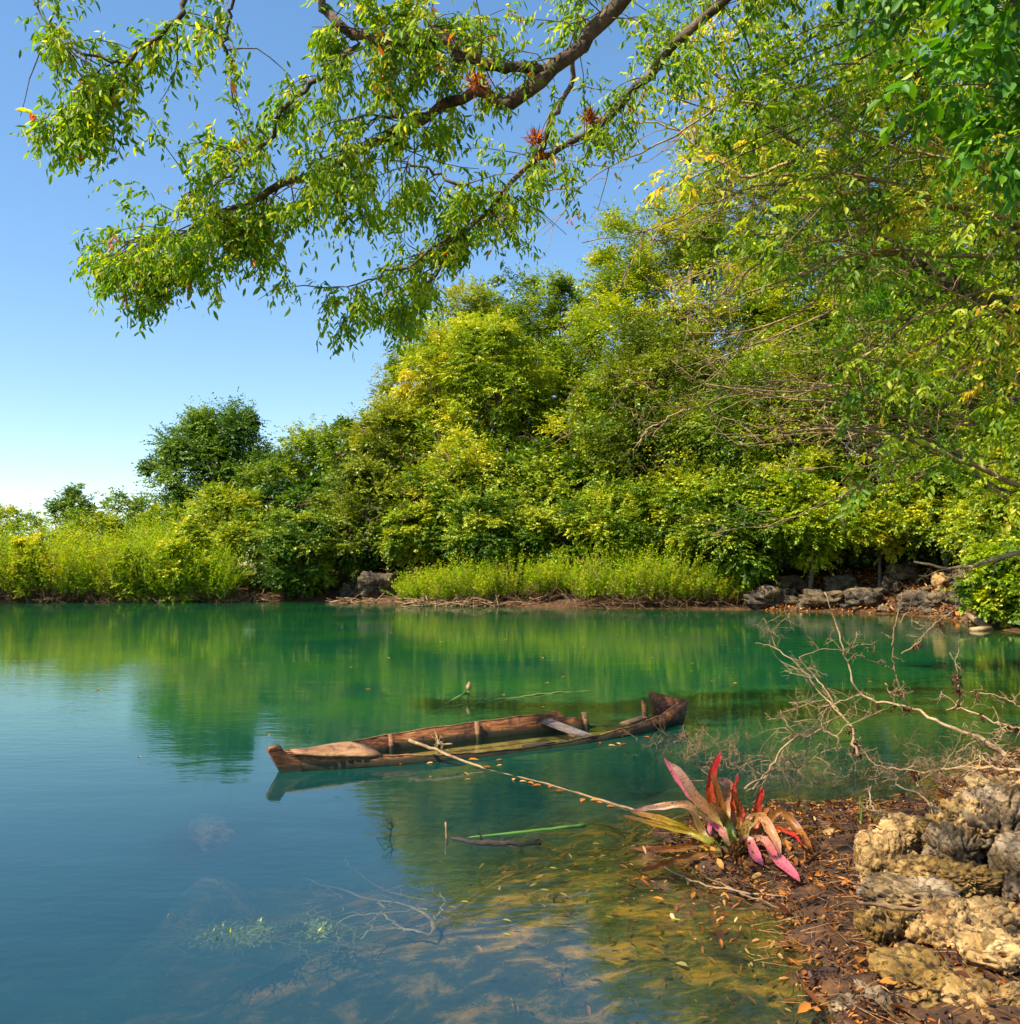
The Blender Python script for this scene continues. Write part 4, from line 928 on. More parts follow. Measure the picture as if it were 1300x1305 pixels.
# epiphytes
em = leaf_mat('epiphyte', [(0, (.22, .05, .02)), (.5, (.55, .13, .03)), (1, (.45, .28, .06))], .4)
def epiphyte(label, px, py, Y, r, n=90):
    c = at(px, py, Y); D = rdir(n) + np.array([0, -.2, .35]); V, Fc, k_ = leaf_arrays(np.repeat(c[None], n, 0)+rs.normal(size=(n, 3))*r*.15, D, rdir(n), r*rs.uniform(.5, 1.1, n), np.full(n, r*.09), True)
    o = mesh_np('air_plant', V, Fc, em, tint=np.repeat(rs.rand(n), 2)); tag(o, label, 'air plant', 'air plants growing on the near limbs')
epiphyte('largest orange-red air plant sitting in the fork of the limb', 608, 106, 8.0, .15, 120)
epiphyte('small red air plant on the second limb against the sky', 752, 152, 9.85, .16)
epiphyte('rusty air plant on the shaded part of the second limb', 682, 178, 9.7, .15)
epiphyte('tiny red air plant among the lower leaves', 692, 200, 9.75, .1, 50)

# ------------------------------------------------------------------ near tree at the right with bare twigs
nr = empty('near_tree', (9.2, 11.0, gz(9.2, 11.0))); tag(nr, 'near tree at the right edge with tangled bare branches and large leaves', 'tree')
tb = MB(); P0 = np.array([9.2, 11, gz(9.2, 11)-.3])
P1 = limb(tb, [P0, np.array([9.0, 11, 3.0]), A(1420, 420, 11.2), A(1330, 395, 11.3)], [.25, .18, .15], 10, 16, .06)
tb.build('trunk', M['bark_dark'], nr, off=nr.location)
lb = MB(); NL = {}
base = A(1330, 395, 11.3)
NL['a'] = limb(lb, [base, A(1260, 380, 11.6), A(1200, 352, 11.8), A(1140, 310, 12), A(1070, 255, 12.2), A(1035, 205, 12.3), A(1000, 172, 12.4), A(960, 150, 12.4)], [.13, .10, .085, .07, .05, .02], 8, 28, .12)
NL['b'] = limb(lb, [base, A(1290, 270, 11.2), A(1240, 200, 11.0), A(1190, 140, 10.8), A(1150, 60, 10.6), A(1130, -40, 10.4)], [.15, .11, .09, .06, .04], 8, 24, .12)
NL['c'] = limb(lb, [base, A(1370, 250, 11), A(1330, 120, 10.8), A(1290, 20, 10.6), A(1270, -80, 10.5)], [.15, .1, .07], 8, 18, .1)
NL['d'] = limb(lb, [A(1330, 395, 11.3), A(1340, 540, 11), A(1290, 630, 10.8), A(1230, 590, 10.9), A(1180, 560, 11), A(1120, 548, 11.1), A(1040, 545, 11.2)], [.04, .026, .022, .018, .008], 7, 24)
lb.build('limbs', M['bark_dark'], nr, off=nr.location)
# bare pale twigs

def bare(pts, R=(.022, .006), sub=7, l=.8):
    tw = MB(); P = limb(tw, pts, [r*1.35 for r in R], 5, 16, .1, .012)
    for _ in range(sub):
        i_ = rs.randint(3, 15); d_ = unit(P[min(i_+1, 15)]-P[i_-1]); grow(tw, P[i_], unit(d_+rs.normal(size=3)*.45), l*rs.uniform(.4, 1.2), .008, 1, curl=.12, spread=.5)
    tw.build('bare_twig', M['deadwood'], nr, off=nr.location); return P
bare([A(1340, 330, 10.8), A(1230, 275, 10.6), A(1150, 240, 10.5), A(1110, 228, 10.4), A(1000, 222, 10.2)], (.035, .012))
bare([A(1340, 300, 10.6), A(1250, 270, 10.4), A(1180, 262, 10.3), A(1080, 310, 10.2), A(1020, 350, 10.1)], (.03, .008))
bare([A(1330, 330, 10.9), A(1200, 325, 10.6), A(1110, 320, 10.5), A(1020, 350, 10.2), A(950, 375, 10.0)], (.028, .008))
bare([A(1200, 320, 10.8), A(1100, 330, 10.6), A(1020, 395, 10.4), A(960, 420, 10.2), A(880, 425, 10)], (.02, .006))
bare([A(1110, 228, 10.4), A(1020, 228, 10.1), A(900, 260, 9.9), A(830, 292, 9.7), A(740, 308, 9.5)], (.014, .004))
bare([A(1150, 260, 10.7), A(1060, 285, 10.5), A(960, 300, 10.4), A(890, 302, 10.3), A(830, 305, 10.2)], (.014, .004))
bare([A(1080, 300, 10.9), A(1010, 320, 10.7), A(950, 345, 10.5), A(885, 420, 10.3)], (.016, .005))
bare([A(1330, 380, 10.6), A(1260, 400, 10.4), A(1180, 440, 10.3), A(1100, 480, 10.2), A(1010, 500, 10.1), A(900, 490, 10)], (.022, .006), 9)
bare([A(1310, 350, 10.4), A(1240, 375, 10.2), A(1180, 400, 10.1), A(1080, 470, 10)], (.018, .006))
bare([A(1300, 620, 10.5), A(1220, 585, 10.4), A(1160, 560, 10.3), A(1080, 548, 10.2), A(980, 552, 10.2)], (.03, .008), 10)
bare([A(1290, 640, 10.7), A(1240, 600, 10.8), A(1190, 545, 10.9), A(1120, 525, 11), A(1010, 520, 11)], (.018, .006), 9)
bare([A(1010, 205, 11), A(950, 225, 11.2), A(900, 190, 11.2), A(850, 160, 11.3), A(790, 155, 11.3)], (.02, .006))
bare([A(1030, 150, 11), A(930, 130, 11), A(850, 180, 11), A(790, 205, 10.9), A(720, 250, 10.8)], (.016, .004))
bare([A(1300, 240, 9.6), A(1230, 205, 9.5), A(1150, 190, 9.5), A(1060, 150, 9.5)], (.02, .006))
bare([A(1060, 395, 11.8), A(960, 440, 11.6), A(890, 465, 11.5)], (.014, .005), 5)
bare([A(880, 520, 12), A(830, 545, 12), A(815, 560, 12)], (.012, .005), 3, .4)
bare([A(1310, 700, 13), A(1250, 718, 13), A(1210, 724, 13), A(1165, 715, 13)], (.03, .012), 4)
for i_ in range(34):
    x0 = rs.uniform(1090, 1330); y0 = rs.uniform(200, 600); Lp = rs.uniform(130, 330); sl = rs.normal()*.22 - .05; Yb_ = rs.uniform(9.8, 12.2); ar = rs.uniform(-25, 30)
    bare([A(x0, y0, Yb_+.3), A(x0-Lp*.35, y0-Lp*sl*.35-ar*.8, Yb_+.1), A(x0-Lp*.7, y0-Lp*sl*.7-ar, Yb_), A(x0-Lp, y0-Lp*sl-ar*.4, Yb_-.1)], (.011, .003), 4, .6)
# leaf masses of that tree, hung on its own twigs
S_, D_, L_, tv = [], [], [], []
def mass(px0, px1, py0, py1, Y0, Y1, n, rr_=.55, tnt=(.1, .7), gate=None):
    lbm = []
    for _ in range(n):
        px_ = rs.uniform(px0, px1); py_ = rs.uniform(py0, py1)
        if gate and rs.rand() > gate(px_, py_): continue
        c = at(px_, py_, rs.uniform(Y0, Y1)); t_ = rs.uniform(*tnt); lbm.append(c)
        for _ in range(16):
            d_ = unit(rs.normal(size=3)*[1, 1, .7]+[-.2, 0, -.1]); S_.append(c + d_*rs.uniform(0, rr_*.6)); D_.append(unit(d_+[0, 0, -.25])); L_.append(rs.uniform(.25, .5)*rr_*1.5); tv.append(t_+rs.normal()*.08)
    return lbm
edge = lambda px_, py_: np.clip((px_ - (745 + max(0, py_-20)*.55))/170, .0, 1)*np.clip((430-py_)/180, .0, 1)
CM = mass(745, 1420, -120, 420, 9.0, 13.5, 440, .6, (.1, .95), edge)
CM += mass(960, 1400, 380, 650, 9.3, 10.8, 50, .5, (.2, .95), lambda a_, b_: np.clip((a_-930-(b_-380)*.3)/260, 0, .9))
V, Fc, Tt = sprays(np.array(S_), np.array(D_), L_, 8, .3, .10, .042, hang=.45, flat=.5, detail=True, tint=np.array(tv))
mesh_np('foliage', V, Fc, M['leaf_right'], nr, tint=Tt, off=nr.location)
tg = MB(); lp = np.vstack([NL['a'], NL['b'], NL['c']])
for c in CM:
    q_ = lp[np.argmin(np.linalg.norm(lp-c, axis=1))]; tg.tube(resample([q_, (q_+c)/2+rs.normal(size=3)*.15+[0, 0, .12], c], 7), [.016, .005], 4)
tg.build('twigs', M['bark_dark'], nr, off=nr.location)['kind'] = 'stuff'
S_, D_, L_, tv = [], [], [], []
em2 = empty('corner_tree', (7.4, 7.2, gz(7.4, 7.2))); tag(em2, 'nearest tree with broad bright emerald leaves in the top right corner', 'tree')
CM = mass(1080, 1420, -150, 200, 6.3, 8.2, 60, .5, (.1, .8), lambda a_, b_: np.clip((a_-1060-b_*.6)/160, .05, 1))
V, Fc, Tt = sprays(np.array(S_), np.array(D_), L_, 6, .25, .13, .07, hang=.35, flat=.6, detail=True, tint=np.array(tv))
mesh_np('foliage', V, Fc, M['leaf_emer'], em2, tint=Tt, off=em2.location)
tg = MB(); cb = np.array([7.4, 7.2, gz(7.4, 7.2)-.2]); TT = limb(tg, [cb, np.array([7.2, 7.2, 3]), np.array([6.6, 7.1, 6]), np.array([5.6, 7.1, 8])], [.14, .11, .07], 9, 16, .06)
for c in CM:
    q_ = TT[rs.randint(8, 16)]; tg.tube(resample([q_, (q_+c)/2+rs.normal(size=3)*.15+[0, 0, .12], c], 7), [.018, .005], 4)
tg.build('trunk', M['bark_dark'], em2, off=em2.location)

# ------------------------------------------------------------------ dead branches over the water at the right
def cr(cx, cy): return 960+cx*.2615, 770+cy*.2615
BPTS = []
def dbranch(label, lines, mat='deadwood', name='dead_branch', twigs=0, tl=.2, clumps=(), group='dead branches at the right shore', curl=.3):
    mb = MB(); allp = []
    for pts, R in lines:
        W_ = []
        for (cx, cy, Y) in pts:
            px_, py_ = cr(cx, cy); W_.append(at(px_, py_, Y))
        R = [q*.85 for q in R]; P = resample(np.array(W_), max(8, len(pts)*4)); P += rs.normal(size=P.shape)*.006; mb.tube(P, list(R), 5, .15); allp.append((P, R)); BPTS.append(P)
    for _ in range(twigs):
        P, R = allp[rs.randint(len(allp))]; i_ = rs.randint(1, len(P)); grow(mb, P[i_], unit(rs.normal(size=3)*[1, .6, .8]), tl*rs.uniform(.4, 1.3), R[-1]*.8+.001, 2, curl=curl, spread=.8)
    o = mb.build(name, M[mat]); tag(o, label, 'branch', group)
    return o
dbranch('longest pale dead branch rising from the right edge and arching up over the water', [
    ([(1320, 820, 6.4), (1210, 720, 6.6), (1100, 650, 6.8), (1010, 620, 6.9), (880, 560, 7.1), (780, 510, 7.3), (690, 490, 7.4), (590, 470, 7.5), (530, 440, 7.6), (490, 390, 7.6), (460, 290, 7.7), (430, 190, 7.7), (410, 110, 7.8), (372, 10, 7.8), (350, -60, 7.8)], (.024, .016, .011, .009, .006)),
    ([(530, 440, 7.6), (400, 480, 7.5), (310, 500, 7.4), (240, 480, 7.4), (190, 490, 7.4)], (.009, .004)),
    ([(1210, 720, 6.6), (1130, 690, 6.5), (1080, 660, 6.5)], (.012, .007)), ([(1205, 780, 6.5), (1150, 740, 6.5), (1100, 720, 6.5), (1060, 680, 6.5)], (.012, .006)),
    ([(1240, 750, 6.5), (1290, 720, 6.4), (1330, 690, 6.4)], (.010, .006)), ([(690, 480, 7.4), (665, 430, 7.4), (650, 385, 7.4)], (.007, .005))], twigs=26, tl=.16)
dbranch('upright grey dead sapling in the middle of the bare branches', [
    ([(750, 500, 7.9), (720, 420, 7.9), (700, 370, 7.9), (682, 290, 7.9), (680, 190, 7.9), (690, 100, 7.9), (712, 10, 7.9), (725, -60, 7.9)], (.011, .009, .005)),
    ([(690, 110, 7.9), (760, 20, 7.9), (780, -40, 7.9)], (.005, .003)), ([(640, 305, 7.8), (500, 250, 7.7), (340, 220, 7.6), (220, 260, 7.6)], (.006, .004)), ([(682, 320, 7.9), (640, 305, 7.8)], (.006, .006))], 'deadwood_red', twigs=12, tl=.14)
dbranch('thin slanting dead twig at the upper right over the water', [([(720, 240, 9), (800, 190, 9), (850, 130, 9), (910, 75, 9), (965, 40, 9)], (.010, .006)), ([(880, 20, 9), (920, 70, 9), (1000, 10, 9)], (.006, .004))], 'deadwood', twigs=8, tl=.15)
dbranch('forked dead branch with dry seed clumps at the right edge', [
    ([(1330, 615, 7.6), (1170, 570, 7.7), (1080, 530, 7.8), (1000, 505, 7.9), (940, 515, 7.9)], (.014, .010, .006)),
    ([(975, 505, 7.9), (1000, 470, 7.9), (1000, 410, 7.9), (985, 290, 7.9), (960, 240, 7.9)], (.009, .005)), ([(1330, 510, 7.8), (1200, 450, 7.9), (1090, 430, 8), (1010, 420, 8)], (.008, .004)), ([(1180, 570, 7.7), (1230, 620, 7.6)], (.009, .006))], 'deadwood', twigs=16, tl=.15)
dbranch('low pale dead branch running left just above the rocks', [
    ([(1330, 815, 6.2), (1130, 797, 6.4), (930, 805, 6.6), (820, 820, 6.8), (700, 800, 6.9), (600, 785, 7.0), (540, 720, 7.1), (495, 665, 7.2)], (.014, .009, .005)),
    ([(930, 805, 6.6), (890, 790, 6.6), (855, 755, 6.6)], (.007, .004)), ([(1000, 800, 6.5), (1060, 820, 6.4), (1020, 840, 6.4)], (.006, .003))], twigs=22, tl=.16)
dbranch('dense thicket of forked white twigs standing in the shallow water', [
    ([(520, 740, 7.0), (490, 680, 7.1), (480, 600, 7.2), (420, 530, 7.3), (330, 440, 7.5), (240, 320, 7.6), (170, 260, 7.7), (100, 210, 7.8), (10, 185, 7.9)], (.016, .010, .006, .003)),
    ([(420, 530, 7.3), (340, 400, 7.4), (290, 340, 7.5), (220, 260, 7.5)], (.009, .004)), ([(240, 320, 7.6), (150, 300, 7.6)], (.004, .002)), ([(110, 215, 7.8), (70, 110, 7.8), (45, 65, 7.8)], (.005, .002)), ([(130, 165, 7.8), (80, 130, 7.8), (15, 100, 7.8)], (.004, .002)),
    ([(410, 690, 7.1), (415, 655, 7.1), (340, 610, 7.2), (330, 560, 7.2), (370, 510, 7.3)], (.009, .005)), ([(340, 610, 7.2), (220, 640, 7.1), (170, 590, 7.1), (130, 520, 7.2)], (.008, .004)), ([(220, 640, 7.1), (150, 700, 7.0), (80, 800, 6.8), (0, 900, 6.5)], (.010, .007)), ([(260, 575, 7.2), (190, 570, 7.2), (130, 530, 7.2)], (.006, .003)),
    ([(415, 655, 7.1), (440, 600, 7.1), (470, 590, 7.1)], (.006, .003)), ([(380, 500, 7.3), (300, 540, 7.2), (240, 490, 7.2), (180, 480, 7.2)], (.006, .003))], twigs=34, tl=.26, curl=.16)
dbranch('thin dark dead stem bending up beside the white thicket', [([(262, 1000, 5.9), (235, 960, 6.0), (205, 850, 6.2), (250, 750, 6.5), (290, 640, 6.7), (310, 590, 6.8)], (.009, .006, .003)), ([(215, 800, 6.3), (190, 770, 6.3), (150, 750, 6.3)], (.004, .002))], 'darktwig', twigs=4, tl=.12)
dbranch('crooked pale twig reaching down to the rocks', [([(890, 1010, 5.6), (850, 960, 5.8), (780, 910, 6.0), (700, 880, 6.1), (690, 850, 6.2)], (.009, .006)), ([(715, 885, 6.1), (655, 885, 6.1)], (.005, .003)), ([(850, 960, 5.8), (880, 1030, 5.5)], (.006, .004))], twigs=6, tl=.1)
dbranch('curved twig standing behind the grass blades', [([(640, 1035, 5.4), (600, 1010, 5.5), (570, 960, 5.7), (572, 890, 5.9)], (.008, .005)), ([(640, 1035, 5.4), (720, 1000, 5.5)], (.004, .003))], twigs=3, tl=.1)
dbranch('straight pale stick leaning out of the red plant', [([(-40, 900, 6.0), (90, 815, 6.3)], (.009, .008))], name='stick')
def brush(label, px, py, wpx, n, hh, mat, L=(.1, .3), seedz=0):
    mb = MB(); c = G(px, py); sc = c[1]/F
    for _ in range(n):
        q_ = c + np.array([rs.normal()*wpx*sc*.4, rs.normal()*.25, rs.uniform(0, hh)*rs.rand()]); grow(mb, q_, unit(rs.normal(size=3)+[0, 0, .6]), rs.uniform(*L), .0035, 2, k=3, curl=.35)
    tag(mb.build('brushwood', M[mat]), label, 'brushwood', None, 'stuff')
brush('low tangle of grey twigs behind the red plant', 950, 985, 110, 38, .25, 'deadwood_red')
brush('dark fine brush between the canoe stern and the red plant', 885, 955, 60, 38, .14, 'deadwood_red', (.08, .22))
brush('brown dry brush at the foot of the right branches', 1215, 1000, 110, 60, .25, 'deadwood_red', (.1, .28))
brush('thin twigs at the water beside the thicket', 1040, 985, 90, 30, .12, 'deadwood')
# dry seed clumps hanging on the branches
for i_, (cx, cy, Y, r_) in enumerate([(600, 385, 8.4, .06), (755, 515, 7.3, .07), (485, 600, 7.2, .07), (690, 580, 7.3, .05), (610, 570, 7.3, .05), (1015, 350, 7.9, .09), (955, 390, 7.9, .08), (1110, 455, 7.9, .07), (760, 760, 6.9, .09), (535, 650, 7.2, .06), (790, 205, 9, .06), (830, 215, 9, .05), (945, 115, 8.9, .07), (1275, 550, 7.7, .07), (1230, 515, 7.7, .05), (510, 725, 7.1, .07), (1110, 575, 7.7, .06), (975, 470, 7.9, .06)]):
    px_, py_ = cr(cx, cy); c = at(px_, py_, Y); bp = np.vstack(BPTS); c = bp[np.argmin(np.linalg.norm((bp-c)*[1, .4, 1], axis=1))] + [0, 0, -.02]; r_ *= .8; n = 34; D = rdir(n)
    V, Fc, k_ = leaf_arrays(c + D*r_*.9*rs.rand(n, 1)*[1, 1, 1.2], rdir(n)+[0, 0, -.7], rdir(n), r_*rs.uniform(.3, .9, n), r_*rs.uniform(.15, .4, n), True)
    o = mesh_np('dry_leaf_clump', V, Fc, M['litter'], tint=np.repeat(rs.uniform(.05, .42, n), 2)); tag(o, 'dark withered leaf clump caught on the dead branches', 'leaf clump', 'withered clumps on the dead branches')

# ------------------------------------------------------------------ red bromeliad
bb = gr(925, 1078, .03); bro = empty('bromeliad', tuple(bb)); tag(bro, 'red and yellow strap-leaved plant growing on the leafy mud', 'bromeliad')
def bro_mat(name, c_base, c_mid, c_tip, c_streak):
    m, nt, out = newmat(name)
    a_ = nd(nt, 'ShaderNodeAttribute', attribute_name='along'); b_ = nd(nt, 'ShaderNodeAttribute', attribute_name='across'); pos = geo_pos(nt)
    nz = noise_n(nt, 26, 9, .78, pos); mm = nd(nt, 'ShaderNodeMath', operation='MULTIPLY_ADD'); nt.links.new(nz.outputs['Fac'], mm.inputs[0]); mm.inputs[1].default_value = .9
    sb2 = nd(nt, 'ShaderNodeMath', operation='SUBTRACT'); nt.links.new(a_.outputs['Fac'], sb2.inputs[0]); sb2.inputs[1].default_value = .5; nt.links.new(sb2.outputs[0], mm.inputs[2])
    c = ramp(nt, mm.outputs[0], [(.05, c_base), (.42, c_mid), (.85, c_tip)])
    cv = nd(nt, 'ShaderNodeCombineXYZ'); m3 = nd(nt, 'ShaderNodeMath', operation='MULTIPLY'); nt.links.new(a_.outputs['Fac'], m3.inputs[0]); m3.inputs[1].default_value = 1.2
    m4 = nd(nt, 'ShaderNodeMath', operation='MULTIPLY'); nt.links.new(b_.outputs['Fac'], m4.inputs[0]); m4.inputs[1].default_value = 5
    nt.links.new(m3.outputs[0], cv.inputs[0]); nt.links.new(m4.outputs[0], cv.inputs[1]); oi = nd(nt, 'ShaderNodeObjectInfo'); nt.links.new(oi.outputs['Random'], cv.inputs[2])
    st_ = noise_n(nt, 2.2, 4, .6, cv.outputs[0]); sf = ramp(nt, st_.outputs['Fac'], [(.48, (0, 0, 0)), (.62, (.75,)*3)])
    mx0 = nd(nt, 'ShaderNodeMix', data_type='RGBA'); nt.links.new(sf, mx0.inputs['Factor']); nt.links.new(c, mx0.inputs['A']); mx0.inputs['B'].default_value = (*c_streak, 1); c = mx0.outputs['Result']
    spn = noise_n(nt, 70, 6, .7, pos); spr = ramp(nt, spn.outputs['Fac'], [(.36, (.18, .12, .06)), (.46, (1, 1, 1))]); mx9 = nd(nt, 'ShaderNodeMix', data_type='RGBA', blend_type='MULTIPLY'); mx9.inputs['Factor'].default_value = 1
    nt.links.new(c, mx9.inputs['A']); nt.links.new(spr, mx9.inputs['B'])
    tipm = nd(nt, 'ShaderNodeMapRange'); nt.links.new(a_.outputs['Fac'], tipm.inputs['Value']); tipm.inputs['From Min'].default_value = .90; tipm.inputs['From Max'].default_value = 1.0; tipm.inputs['To Max'].default_value = .8
    mx8 = nd(nt, 'ShaderNodeMix', data_type='RGBA'); nt.links.new(tipm.outputs[0], mx8.inputs['Factor']); nt.links.new(mx9.outputs['Result'], mx8.inputs['A']); mx8.inputs['B'].default_value = (.22, .12, .05, 1); c = mx8.outputs['Result']
    p = nd(nt, 'ShaderNodeBsdfPrincipled'); p.inputs['Roughness'].default_value = .42; nt.links.new(c, p.inputs['Base Color'])
    t_ = nd(nt, 'ShaderNodeBsdfTranslucent'); nt.links.new(c, t_.inputs['Color']); mx = nd(nt, 'ShaderNodeMixShader'); mx.inputs['Fac'].default_value = .3
    nt.links.new(p.outputs[0], mx.inputs[1]); nt.links.new(t_.outputs[0], mx.inputs[2]); nt.links.new(mx.outputs[0], out.inputs['Surface']); return m
BM = {'red': bro_mat('bromeliad red', (.22, .20, .01), (.62, .09, .015), (.78, .03, .03), (.45, .03, .015)), 'pink': bro_mat('bromeliad pink', (.34, .22, .03), (.74, .16, .20), (.86, .14, .22), (.55, .24, .20)),
      'pale': bro_mat('bromeliad pale', (.28, .28, .02), (.60, .24, .08), (.74, .36, .24), (.30, .22, .07)), 'yellow': bro_mat('bromeliad yellow', (.16, .20, .008), (.70, .44, .02), (.62, .22, .03), (.30, .22, .02)),
      'olive': bro_mat('bromeliad olive', (.03, .07, .005), (.08, .11, .01), (.26, .08, .03), (.05, .06, .01)), 'brown': bro_mat('bromeliad brown', (.18, .09, .01), (.46, .17, .02), (.42, .11, .02), (.16, .06, .015))}
def lifted(x, y, Y):
    while at(x, y, Y)[2] < max(gz(at(x, y, Y)[0], Y), 0)+.035: Y -= .02
    return at(x, y, Y)
def strap(pts, wpx, kind, up=(0, 0, 1), label=None, Yb=bb[1], tipw=.1):
    """pts: (px,py,dY) ; dY relative to the base depth"""
    P = resample(np.array([lifted(x, y, Yb+d) for x, y, d in pts]), 18); n = len(P)
    T_ = unit(np.gradient(P, axis=0)); S = unit(np.cross(T_, np.array([0, -1., .25]))); N_ = np.cross(S, T_)
    t_ = np.linspace(0, 1, n); w = .72*wpx/F*Yb/2*np.interp(t_, [0, .15, .55, .85, 1], [.8, .9, 1, .75, tipw])
    cols = []
    for q_, lift in ((-1, .35), (-.55, .08), (0, 0), (.55, .08), (1, .35)): cols.append(P + S*(w*q_)[:, None] + N_*(w*lift)[:, None] + N_*(.005*np.sin(t_*9+q_*4)+.003*np.sin(t_*23+q_*9+pts[0][0]))[:, None] + S*(abs(q_)*.003*np.sin(t_*31+q_*5))[:, None])
    cols = np.stack(cols, 1); V = cols.reshape(-1, 3); i = np.arange(n-1)[:, None]*5 + np.arange(4)[None]; i = i.ravel()
    o = mesh_np('leaf', V, np.stack([i, i+1, i+6, i+5], 1), BM[kind], bro, smooth=True, off=bb)
    a_ = o.data.attributes.new('along', 'FLOAT', 'POINT'); a_.data.foreach_set('value', np.repeat(t_, 5).astype(np.float32))
    a_ = o.data.attributes.new('across', 'FLOAT', 'POINT'); a_.data.foreach_set('value', np.tile([-1, -.55, 0, .55, 1], n).astype(np.float32))
    if label: o['label'] = label
strap([(935, 1072, 0), (915, 1045, .02), (888, 1018, .05), (864, 982, .08), (852, 970, .1)], 19, 'pale', label='broad pinkish leaf leaning left')
strap([(925, 1060, .05), (900, 1035, .1), (868, 1000, .15), (845, 963, .2)], 11, 'pink', label='thin pink-tipped leaf behind the broad one')
strap([(925, 1068, .03), (912, 1040, .05), (905, 1008, .06), (910, 978, .06), (920, 957, .06)], 17, 'red', label='upright bright red leaf')
strap([(930, 1065, 0), (920, 1035, -.04), (912, 1000, -.05), (906, 985, -.05)], 15, 'brown')
strap([(932, 1068, .08), (925, 1030, .1), (928, 1000, .1), (912, 992, .05)], 22, 'pale', label='folded pale leaf catching the sun')
strap([(938, 1068, .02), (934, 1040, .03), (935, 1010, .05), (941, 985, .06)], 9, 'red')
strap([(940, 1070, 0), (942, 1045, .02), (938, 1018, .0), (930, 1005, -.02)], 11, 'brown')
strap([(945, 1075, 0), (948, 1045, .0), (940, 1020, .02), (936, 1008, 0)], 10, 'red')
strap([(952, 1072, .04), (962, 1050, .04), (966, 1025, .05), (973, 1001, .05)], 15, 'red', label='short upright red leaf at the right')
strap([(945, 1078, 0), (955, 1048, -.02), (970, 1040, -.08), (982, 1060, -.14), (994, 1092, -.2)], 17, 'pale', label='bent leaf folding down to the mud')
strap([(945, 1075, 0), (950, 1052, .0), (952, 1042, -.02), (962, 1040, -.05)], 16, 'pale')
strap([(950, 1078, .05), (975, 1050, .08), (995, 1033, .05), (1015, 1055, -.02), (1028, 1075, -.08), (1040, 1092, -.1)], 14, 'brown', label='arched rust-brown leaf at the right')
strap([(950, 1080, .08), (985, 1055, .1), (1008, 1062, .1), (1025, 1080, .05)], 8, 'red')
strap([(940, 1080, -.02), (962, 1052+20, -.1), (990, 1095, -.22), (1020, 1124, -.3)], 23, 'pink', label='wide magenta leaf lying towards the right')
strap([(938, 1082, -.04), (950, 1072, -.12), (962, 1090, -.2), (972, 1104, -.22)], 20, 'pink')
strap([(925, 1082, 0), (905, 1070, 0), (885, 1048, .05), (878, 1036, .05)], 12, 'olive')
strap([(915, 1080, 0), (895, 1060, 0), (888, 1045, 0), (882, 1030, .02), (840, 1028, .1), (802, 1034, .15)], 13, 'pale', label='pale pink leaf pointing left over the water')
strap([(918, 1082, 0), (890, 1066, 0), (850, 1046, .02), (800, 1033, .1)], 12, 'yellow', label='long yellow leaf trailing left in the water')
strap([(918, 1084, 0), (880, 1062, -.02), (835, 1050, 0), (790, 1038, .05)], 9, 'yellow')
strap([(920, 1086, 0), (890, 1078, -.1), (850, 1082, -.1), (800, 1080, -.05)], 12, 'brown')
strap([(920, 1088, 0), (890, 1090, -.15), (850, 1100, -.2), (815, 1110, -.25)], 12, 'brown')
strap([(930, 1078, 0), (915, 1055, -.05), (905, 1050, -.08), (905, 1066, -.12)], 12, 'pink')
strap([(935, 1078, -.02), (930, 1055, -.05), (918, 1035, -.06), (905, 1022, -.06)], 15, 'olive')
strap([(930, 1080, -.02), (918, 1076, -.1), (902, 1085, -.14)], 12, 'olive'); strap([(935, 1080, -.02), (945, 1074, -.1), (935, 1090, -.15)], 12, 'olive')
strap([(955, 1080, .02), (985, 1068, .05), (1010, 1078, .05)], 8, 'olive')

for i_ in range(16):
    a0 = rs.uniform(0, 6.28); r0_ = rs.uniform(25, 60); x0 = 928+rs.normal()*12; y0 = 1082+rs.normal()*5
    strap([(x0, y0, 0), (x0+math.cos(a0)*r0_*.5, y0-rs.uniform(4, 20), math.sin(a0)*.06), (x0+math.cos(a0)*r0_, y0+rs.uniform(-8, 16), math.sin(a0)*.15)], rs.uniform(6, 11), rs.choice(['brown', 'olive', 'brown', 'yellow']))
# grass blades beside the rocks
gb = MB(); 
for (x0, y0, x1, y1, d_) in [(1101, 1064, 1096, 1014, .0), (1101, 1064, 1099, 1022, .03), (1112, 1062, 1122, 1034, .0), (1108, 1064, 1117, 1050, .0), (1118, 1068, 1142, 1053, .0), (1110, 1060, 1112, 1030, .05), (1104, 1066, 1092, 1040, .05)]:
    b0 = gr(x0, y0, .04); P = resample([b0, at((x0+x1)/2-2, (y0+y1)/2, b0[1]+d_), at(x1, y1, b0[1]+d_)], 7); gb.tube(P, [.005, .004, .001], 4)
tag(gb.build('grass_tuft', leaf_mat('grass', [(0, (.16, .34, .02)), (1, (.3, .45, .04))], .3)), 'few bright green grass blades left of the rock pile', 'grass')

